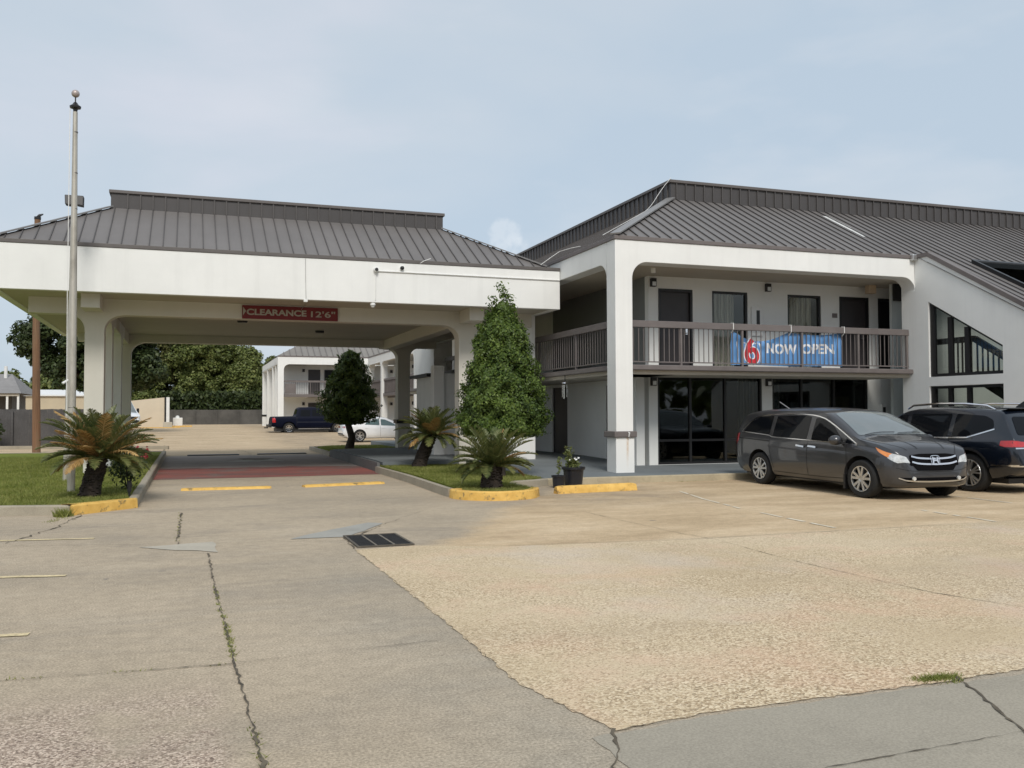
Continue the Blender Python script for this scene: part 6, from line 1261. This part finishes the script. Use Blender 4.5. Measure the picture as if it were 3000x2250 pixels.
def cone_bush(name, label, base, z0, prof, n_leaf, size, m_, lean=(0, 0), trunk_r=0.1, tips=True, trunk_lean=(0, 0), lumpy=1.0):
    """prof: list of (height, radius)"""
    rt_ = thing(name, label, 'shrub', base); bx, by, bz = base; hs, rs = zip(*prof); H0, H1 = hs[0], hs[-1]
    zz = rng.uniform(H0, H1, n_leaf*3); rr = np.interp(zz, hs, rs); keep = rng.uniform(0, max(rs), n_leaf*3) < rr; zz, rr = zz[keep][:n_leaf], rr[keep][:n_leaf]; n = len(zz)
    th = rng.uniform(0, 2*np.pi, n)
    ph = rng.uniform(0, 6.28, 12)
    lump = 1+0.06*np.sin(3*th+zz*2.1+ph[0])+0.06*np.sin(5*th-zz*4.3+ph[1])+0.06*np.sin(9*th+zz*7.0+ph[2])+0.07*np.sin(zz*11+2*th+ph[3])+0.06*np.sin(14*th-zz*13+ph[4])
    lump = 1+(lump-1)*lumpy
    dep = 1-np.abs(rng.normal(0, 0.13, n)); rad = rr*lump*dep*(1+0.05*rng.normal(size=n))
    P = np.stack([bx+lean[0]*(zz-H0)+rad*np.cos(th), by+lean[1]*(zz-H0)+rad*np.sin(th), bz+zz], 1); dr = np.gradient(np.array(rs), np.array(hs)); sl_ = np.interp(zz, hs, dr)
    N = np.stack([np.cos(th), np.sin(th), -sl_*0.7+0.45], 1)+unit(n)*0.75
    V, F = leaves(P, N, size, aspect=1.9)
    if tips:
        TP, TN = [], []
        for i in range(70):
            z = rng.uniform(H0+0.1, H1*0.98); a = rng.uniform(0, 6.28); r_ = np.interp(z, hs, rs)*1.0; ln = rng.uniform(0.08, 0.20); k_ = 14
            d = np.array([math.cos(a)*0.7, math.sin(a)*0.7, 0.75]); q = np.array([bx+lean[0]*(z-H0)+r_*math.cos(a), by+lean[1]*(z-H0)+r_*math.sin(a), bz+z])
            TP.append(q+d*np.linspace(0, ln, k_)[:, None]+rng.normal(0, 0.02, (k_, 3))); TN.append(unit(k_)+d*0.3)
        V2, F2 = leaves(np.concatenate(TP), np.concatenate(TN), size*0.95, aspect=2.0); F = np.concatenate([F, F2+len(V)]); V = np.concatenate([V, V2])
    mesh_np('crown', V, F, m_, rt_)
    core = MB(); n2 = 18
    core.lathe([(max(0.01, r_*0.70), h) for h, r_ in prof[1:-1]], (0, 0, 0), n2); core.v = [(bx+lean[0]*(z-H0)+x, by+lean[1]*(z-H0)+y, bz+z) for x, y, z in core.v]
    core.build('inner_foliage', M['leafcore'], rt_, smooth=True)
    trunk(rt_, (bx+trunk_lean[0], by+trunk_lean[1], bz-0.02), (bx, by, bz+H0+0.5), trunk_r, trunk_r*0.7)
    return rt_
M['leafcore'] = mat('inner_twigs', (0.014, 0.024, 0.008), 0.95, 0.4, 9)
b1 = cone_bush('conical_bush', 'tall conical green bush in front of the right canopy pier', (6.92, 20.3, 0.14), 0,
    [(0.93, 0.74), (1.02, 0.96), (1.25, 1.00), (1.7, 0.95), (2.2, 0.85), (2.6, 0.72), (3.0, 0.62), (3.35, 0.56), (3.55, 0.40), (3.75, 0.28), (3.95, 0.20), (4.1, 0.05)], 46000, 0.036, M['leaf_bush'], trunk_r=0.07)
# loose top sprigs
TP, TN = [], []
for dx, dz0, ln in ((0.0, 3.85, 0.70), (0.16, 3.85, 0.42), (-0.17, 3.75, 0.48), (0.30, 3.6, 0.45), (-0.34, 3.5, 0.40), (0.08, 3.9, 0.55), (-0.52, 3.2, 0.35), (0.48, 3.3, 0.3)):
    k_ = 95; s_ = rng.uniform(0, 1, k_)**0.8; P = np.stack([6.92+dx+0.03*np.sin(s_*5)+rng.normal(0, 0.035+0.035*np.sin(s_*9)**2, k_), 20.3+rng.normal(0, 0.06, k_), 0.14+dz0+s_*ln], 1); TP.append(P); TN.append(unit(k_)+np.array([0, -0.3, 0.6]))
V, F = leaves(np.concatenate(TP), np.concatenate(TN), 0.040, aspect=2.0)
cr_ = [c for c in b1.children if c.name.startswith('crown')][0]; oV = np.empty(len(cr_.data.vertices)*3, np.float32); cr_.data.vertices.foreach_get('co', oV); oV = oV.reshape(-1, 3)+np.array(b1.location)
oF = np.arange(len(oV)).reshape(-1, 4); bpy.data.objects.remove(cr_); mesh_np('crown', np.concatenate([oV, V]), np.concatenate([oF, F+len(oV)]), M['leaf_bush'], b1)
cone_bush('conical_bush', 'dark rounded conical bush with bare trunk on the back island', (6.45, 38.8, 0.16), 0,
    [(1.02, 0.35), (1.15, 0.75), (1.5, 1.0), (2.0, 1.04), (2.5, 0.90), (3.0, 0.74), (3.4, 0.58), (3.75, 0.44), (4.0, 0.30), (4.15, 0.05)], 16000, 0.062, M['leaf_dark'], trunk_r=0.17, lumpy=2.2)
# trees
def tree(label, base, H, blobs, n_cl, per, size, m_, tr, limbs=(), name='tree', rmin=0.6, rmax=1.25, group=None, up=0.5):
    rt_ = thing(name, label, 'tree', base, group=group); b = np.array(base)
    w_ = np.array([q[3]*q[4]*q[5] for q in blobs])**0.7; w_ = w_/w_.sum()
    def cf(i):
        q = blobs[rng.choice(len(blobs), p=w_)]; u = unit(1)[0]; rr = rng.uniform(0.35, 1.0)**0.5
        return b+np.array(q[:3])+u*rr*np.array(q[3:6]), rng.uniform(rmin, rmax)
    V, F = clumpy(n_cl, cf, (rmin+rmax)/2, per, size, up=up); mesh_np('crown', V, F, m_, rt_)
    trunk(rt_, base, (base[0], base[1], base[2]+H), tr, tr*0.45, [((base[0], base[1], base[2]+H*a), (base[0]+dx, base[1]+dy, base[2]+H*a+dz), tr*0.5, tr*0.2) for a, dx, dy, dz in limbs]); return rt_
tree('dark spreading oak beyond the left fence, behind the flagpole', (-6.0, 68, 0.3), 5.5, [(-1.6, 0, 6.2, 2.9, 2.8, 1.9), (0.8, 0, 6.6, 3.0, 2.8, 2.2), (-0.6, -0.5, 4.3, 2.6, 2.2, 1.3), (2.2, 0, 4.6, 2.2, 2.0, 1.5), (-3.9, 0, 6.5, 0.7, 0.8, 0.9)], 270, 190, 0.165, M['leaf_oak'], 0.35, [(0.6, -2.5, 0, 1.5), (0.6, 2.5, 0, 1.5), (0.75, 0, 1.5, 1.8)], 'oak_tree', 0.45, 0.95)
far = [(-6.5, 116, 12.5, 3.2, 0, 'leftmost dark green tree behind the far fence'), (-2.6, 122, 14.5, 3.6, 1, 'olive green tree behind the far fence, above the cream enclosure'), (1.2, 118, 12.8, 3.0, 0, 'leafy green tree behind the middle of the far fence'), (3.9, 121, 14.0, 3.0, 0, 'tall bright tree behind the far fence, near the open sky'), (6.9, 117, 8.9, 1.7, 0, 'shorter tree at the right end of the far fence, beside the wing'), (10.2, 124, 8.3, 1.2, 0, 'small treetop peeking over the far motel wing roof')]
for x, y, H, r_, k_, lb in far:
    bl = [(rng.uniform(-0.45, 0.45)*r_, rng.uniform(-0.4, 0.4)*r_, H*f_, r_*w_, r_*w_, H*0.15) for f_, w_ in ((0.22, 0.85), (0.36, 1.0), (0.50, 1.05), (0.64, 0.95), (0.78, 0.75), (0.88, 0.45), (0.15, 0.8))]
    tree(lb, (x, y, 0.4), H*0.75, bl, 230, 190, 0.205, M['leaf_far2'] if k_ else M['leaf_far'], 0.3, name='broadleaf_tree', rmin=0.55, rmax=1.25, group='trees behind the far fence')
for x, y, H, r_, lb in ((-26, 150, 8.5, 3.6, 'small distant tree above the left house roof'), (-19, 140, 6.5, 3.0, 'low distant tree right of the left house roof'), (-13.5, 120, 7.4, 3.2, 'distant pale tree between house and wooden pole')):
    tree(lb, (x, y, 0.4), H*0.6, [(0, 0, H*0.45, r_, r_, H*0.22), (r_*0.3, 0, H*0.7, r_*0.7, r_*0.7, H*0.18), (-r_*0.4, 0, H*0.65, r_*0.6, r_*0.6, H*0.16)], 90, 50, 0.42, M['leaf_far'], 0.25, name='broadleaf_tree', group='distant trees on the left')
# low undergrowth along the far fence
P = np.stack([rng.uniform(-7, 11, 9000), rng.uniform(113.5, 116, 9000), 0.4+4.0*rng.uniform(0.2, 1, 9000)**1.3], 1); V, F = leaves(P, unit(9000)+np.array([0, -0.6, 0.4]), 0.26); tag(mesh_np('undergrowth', V, F, M['leaf_oak']), kind='stuff')
# woods added unseen behind the camera to darken reflections in windows and car paint
P = []
for i in range(130):
    c = np.array([rng.uniform(-75, 95), rng.uniform(-62, -50), rng.uniform(2, 9.5)]); P.append(c+unit(46)*rng.uniform(0.8, 3.2, (46, 1)))
P = np.concatenate(P); V, F = leaves(P, unit(len(P))+np.array([0, 0.5, 0.4]), 1.3); tag(mesh_np('reflection_woods', V, F, M['leaf_far']), kind='stuff')
# sago palms
def sago(label, base, lean, th, tr, n, ln, dead=0.25, seed=1, size=1.0, droop=1.0):
    rg = np.random.default_rng(seed); rt_ = thing('sago_palm', label, 'palm', base); b = Vector(base); top = b+Vector((lean[0], lean[1], th))
    m = MB(); m.tube([b-Vector((0, 0, 0.05)), b+Vector((lean[0]*0.25, lean[1]*0.25, th*0.35)), b+Vector((lean[0]*0.62, lean[1]*0.62, th*0.7)), top], [tr*1.12, tr, tr*0.95, tr*0.75], 14)
    v2 = MB()
    for i in range(150):
        f_ = rg.uniform(0, 1); a = rg.uniform(0, 6.28); c = b+Vector((lean[0]*f_, lean[1]*f_, th*f_)); r_ = tr*(1.03-0.2*f_); d = Vector((math.cos(a), math.sin(a), 0)); p = c+d*r_*0.9
        m.bar(p, p+d*tr*0.28+Vector((0, 0, tr*0.22)), tr*0.28, tr*0.16)
    m.build('trunk', M['sagotrunk'], rt_)
    G = dict(green=([], []), dead=([], []))
    for i in range(n):
        t_ = (i+0.5)/n; el_ = R(84-112*t_**0.92*droop+rg.uniform(-7, 7)); az_ = i*2.39996+rg.uniform(-0.25, 0.25); L_ = ln*(0.70+0.38*math.sin(math.pi*min(1, 0.2+t_*0.75)))*rg.uniform(0.88, 1.1)
        isd = rg.uniform() < dead*(0.35+0.9*t_); bend = 0.42+0.52*t_+rg.uniform(-0.15, 0.25); K = 40; pts = []; p = Vector(top)+Vector((math.cos(az_), math.sin(az_), 0))*tr*0.35; e = el_
        for j in range(K+1):
            pts.append(p.copy()); d = Vector((math.cos(az_)*math.cos(e), math.sin(az_)*math.cos(e), math.sin(e))); p = p+d*(L_/K); e -= bend/K*(0.4+1.3*j/K)
        V_, F_ = G['dead' if isd else 'green']; side0 = Vector((-math.sin(az_), math.cos(az_), 0))
        for j in range(2, K+1):
            d = (pts[j]-pts[j-1]).normalized(); up = side0.cross(d).normalized()*-1
            if up.z < 0: up = -up
            f_ = j/K; ll = ln*0.23*size*(math.sin(math.pi*min(1, 0.16+f_*0.86))**0.6+0.08)*rg.uniform(0.85, 1.1)
            for sd in (-1, 1):
                dr = (side0*sd*0.72+d*0.80+up*(0.46 if not isd else 0.0)+Vector(rg.normal(0, 0.06, 3))).normalized(); w_ = 0.0095*size*ln/0.75; k0 = len(V_); a = pts[j]; q = a+dr*ll*0.55+Vector((0, 0, -0.006)); tip_ = a+dr*ll+Vector((0, 0, -0.035*ll/0.2)); wv = d*w_
                V_ += [a-wv*0.7, a+wv*0.7, q+wv, q-wv, tip_]; F_ += [(k0, k0+1, k0+2, k0+3), (k0+3, k0+2, k0+4)]
        k0 = len(V_)
        for j in range(0, K, 3):
            pass
        st = MB(); st.tube(pts[::4], [0.008]*len(pts[::4]), 4, False); off = len(V_); V_ += st.v; F_ += [tuple(off+q for q in f) for f in st.f]
    for k_, mm, nm in (('green', M['sago'], 'fronds'), ('dead', M['sagodead'], 'dead_fronds')):
        mb = MB(); mb.v = [tuple(q) for q in G[k_][0]]; mb.f = G[k_][1]; mb.mi = [0]*len(mb.f)
        if mb.f: mb.build(nm, mm, rt_)
    return rt_
M['sagotrunk'] = mat('shaggy_palm_trunk', (0.035, 0.026, 0.020), 0.95, 0.5, 9, bump=0.6, bscale=25, bdist=0.02)
M['sago'] = leafmat('sago_frond', ((0.0, (0.034, 0.064, 0.020)), (0.5, (0.090, 0.128, 0.036)), (0.85, (0.155, 0.178, 0.058)), (1.0, (0.26, 0.235, 0.09))), 0.42, 0.15)
M['sagodead'] = leafmat('dry_frond', ((0.0, (0.22, 0.11, 0.03)), (0.5, (0.42, 0.245, 0.08)), (1.0, (0.58, 0.40, 0.17))), 0.7, 0.15)
sago('big shaggy sago palm with many orange dry fronds on the left lawn', (-1.66, 18.2, 0.12), (0.16, 0, ), 0.70, 0.17, 78, 1.0, 0.34, 3, 1.0, 0.74)
sago('sago palm with a dark trunk behind the yellow kerb tip of the right island', (5.62, 17.15, 0.13), (0.03, 0), 0.45, 0.19, 60, 0.84, 0.14, 5, 1.0, 0.76)
sago('leaning sago palm by the walkway, at the rear of the right island', (6.05, 24.9, 0.14), (0.34, -0.1), 0.86, 0.18, 58, 0.90, 0.20, 8, 1.1, 0.85)
# potted plants
p1_ = pot('large black plastic pot with a sparse leafy plant beside the walkway', 8.06, 18.76, 0.19, 0.235, 0.43)
p2_ = pot('small black pot with a thin seedling left of the large pot', 7.60, 18.52, 0.115, 0.135, 0.27)
def sprig(parent, base, h, n, size, m_, lean=0.05, spread=0.07):
    b = np.array(base); s_ = rng.uniform(0.1, 1, n); P = b+np.stack([lean*s_+rng.normal(0, spread, n)*(0.4+0.6*s_), rng.normal(0, spread, n)*(0.4+0.6*s_), h*s_], 1)
    V, F = leaves(P, unit(n)+np.array([0, -0.3, 0.7]), size, aspect=2.2); mesh_np('leaves', V, F, m_, parent); m = MB(); m.tube([base, (base[0]+lean*0.5, base[1], base[2]+h*0.5), (base[0]+lean, base[1], base[2]+h*0.97)], [0.008, 0.006, 0.003], 5); m.build('stem', M['sagotrunk'], parent)
M['leaf_pot'] = leafmat('pot_plant_leaf', ((0.0, (0.06, 0.09, 0.02)), (0.6, (0.14, 0.17, 0.05)), (1.0, (0.26, 0.27, 0.11))))
sprig(p1_, (7.96, 18.74, 0.38), 0.50, 90, 0.050, M['leaf_pot'], -0.02, 0.05); sprig(p1_, (8.05, 18.70, 0.40), 0.20, 70, 0.055, M['leaf_pot'], 0.04, 0.06)
V, F = leaves(np.array([[8.03, 18.68, 0.60]])+rng.normal(0, 0.05, (14, 3))*np.array([1.2, 1, 0.5]), unit(14)+np.array([0, -0.6, 0.8]), 0.05, aspect=1.2); mesh_np('white_flowers', V, F, M['whiteplastic'], p1_)
sprig(p2_, (7.61, 18.52, 0.25), 0.42, 60, 0.036, M['leaf_pot'], 0.02, 0.035)
# rose bush behind the left palm
rb = thing('rose_bush', 'small dark rose bush with red blooms behind the left sago palm', 'bush', (-1.05, 19.6, 0.13)); n = 900
P = np.array([-1.12, 19.7, 0.62])+unit(n)*rng.uniform(0.3, 1, (n, 1))*np.array([0.36, 0.34, 0.48]); V, F = leaves(P, unit(n)+np.array([0, 0, 0.5]), 0.040); mesh_np('leaves', V, F, M['leaf_oak'], rb)
P = np.array([-0.98, 19.4, 0.95])+unit(16)*np.array([0.26, 0.22, 0.30]); V, F = leaves(np.repeat(P, 8, 0)+rng.normal(0, 0.018, (128, 3)), unit(128), 0.04, aspect=1.1); mesh_np('red_blooms', V, F, mat('red_petals', (0.42, 0.035, 0.05), 0.6, 0.2, 9), rb)
m = MB()
for i in range(7): a = i*0.9; m.tube([(-1.1, 19.7, 0.1), (-1.1+0.1*math.cos(a), 19.7+0.1*math.sin(a), 0.45), (-1.1+0.28*math.cos(a), 19.7+0.28*math.sin(a), 0.9)], [0.012, 0.009, 0.005], 5)
m.build('stems', M['sagotrunk'], rb)
m = MB(); m.tube([(-0.98, 17.95, 0.1), (-0.98, 17.95, 0.24)], 0.02, 8); m.lathe([(0.035, 0.22), (0.04, 0.40), (0.02, 0.42)], (-0.98, 17.95, 0), 10); tag(m.build('garden_light', M['black'], smooth=True), 'small black garden light on the left lawn edge near the kerb', 'garden light')
lb = thing('leafy_shrub', 'dark leafy shrub at the foot of the fence on the far left', 'shrub', (-9.3, 50.8, 0)); P = np.array([-9.4, 50.9, 0.9])+unit(800)*rng.uniform(0.4, 1, (800, 1))*np.array([0.9, 0.7, 0.85]); V, F = leaves(P, unit(800)+np.array([0, 0, 0.5]), 0.13); mesh_np('foliage', V, F, M['leaf_oak'], lb)
# grass blades on the lawns, weeds in the joints
def inside(P, poly):
    x, y = P[:, 0], P[:, 1]; c = np.zeros(len(P), bool); n = len(poly)
    for i in range(n):
        (x0, y0), (x1, y1) = poly[i], poly[i-1]
        c ^= ((y0 > y) != (y1 > y)) & (x < (x1-x0)*(y-y0)/((y1-y0) or 1e-9)+x0)
    return c
def blades(P, z, h, w, lean=0.6):
    n = len(P); a = rng.uniform(0, 6.28, n); d = np.stack([np.cos(a), np.sin(a), np.zeros(n)], 1); hh = h*rng.uniform(0.45, 1.2, n); b = np.concatenate([P, np.full((n, 1), z)], 1); k_ = rng.normal(0, lean, (n, 2))*hh[:, None]
    t_ = b+np.concatenate([k_, hh[:, None]], 1); V = np.stack([b-d*w, b+d*w, t_], 1).reshape(-1, 3); return V, np.arange(3*n).reshape(n, 3)
M['grass'] = leafmat('grass_blade', ((0.0, (0.105, 0.145, 0.020)), (0.5, (0.19, 0.235, 0.034)), (0.85, (0.28, 0.30, 0.065)), (1.0, (0.36, 0.33, 0.13))), 0.6, 0.3)
def grass(name, poly, n, z, box, fall):
    P = np.stack([rng.uniform(box[0], box[1], n), box[2]+(box[3]-box[2])*rng.uniform(0, 1, n)**fall], 1); P = P[inside(P, poly)]; V, F = blades(P, z, 0.055, 0.007); tag(mesh_np(name, V, F, M['grass']), kind='stuff')
grass('lawn_grass', lawn_poly, 120000, 0.125, (-8, -0.95, 16.4, 36), 2.0); grass('island_grass', isl, 60000, 0.135, (5.0, 7.7, 16.1, 26), 1.1); grass('island_grass', bisl, 14000, 0.155, (5.2, 8.8, 35.5, 43.4), 1.0)
W_ = []
for (a, b, n, sp) in (((0.25, 9.0), (0.30, 6.6), 140, 0.012), ((0.29, 7.4), (0.30, 6.3), 160, 0.016), ((0.33, 5.0), (0.34, 4.2), 60, 0.014), ((-0.1, 16.0), (-0.11, 12.4), 90, 0.016), ((-5, 6.58), (0.25, 6.22), 120, 0.010), ((4.36, 4.36), (4.1, 4.42), 260, 0.035), ((-1.8, 16.1), (-1.95, 15.3), 160, 0.05), ((10.9, 19.12), (11.5, 19.12), 60, 0.03)):
    f_ = rng.uniform(0, 1, (n, 1)); f_ = np.clip(np.round(f_*9)/9*0.6+f_*0.4, 0, 1); W_.append(np.array(a)+(np.array(b)-np.array(a))*f_+rng.normal(0, sp, (n, 2)))
V, F = blades(np.concatenate(W_), 0.0, 0.022, 0.004, 0.9); tag(mesh_np('joint_weeds', V, F, M['grass']), kind='stuff')
wd = thing('weed_clump', 'green weed clump growing at the joint of the yellow left kerb', 'weed', (-1.85, 16.15, 0)); P = np.array([-1.85, 16.12])+rng.normal(0, 0.06, (260, 2)); V, F = blades(P, 0.0, 0.14, 0.009, 0.45); mesh_np('blades', V, F, M['grass'], wd)
wd = thing('weed_clump', 'green weed tuft in the pavement crack at lower right', 'weed', (4.3, 4.42, 0)); P = np.array([4.28, 4.41])+rng.normal(0, 1, (420, 2))*np.array([0.075, 0.018]); V, F = blades(P, 0.0, 0.030, 0.004, 0.8); mesh_np('blades', V, F, M['grass'], wd)
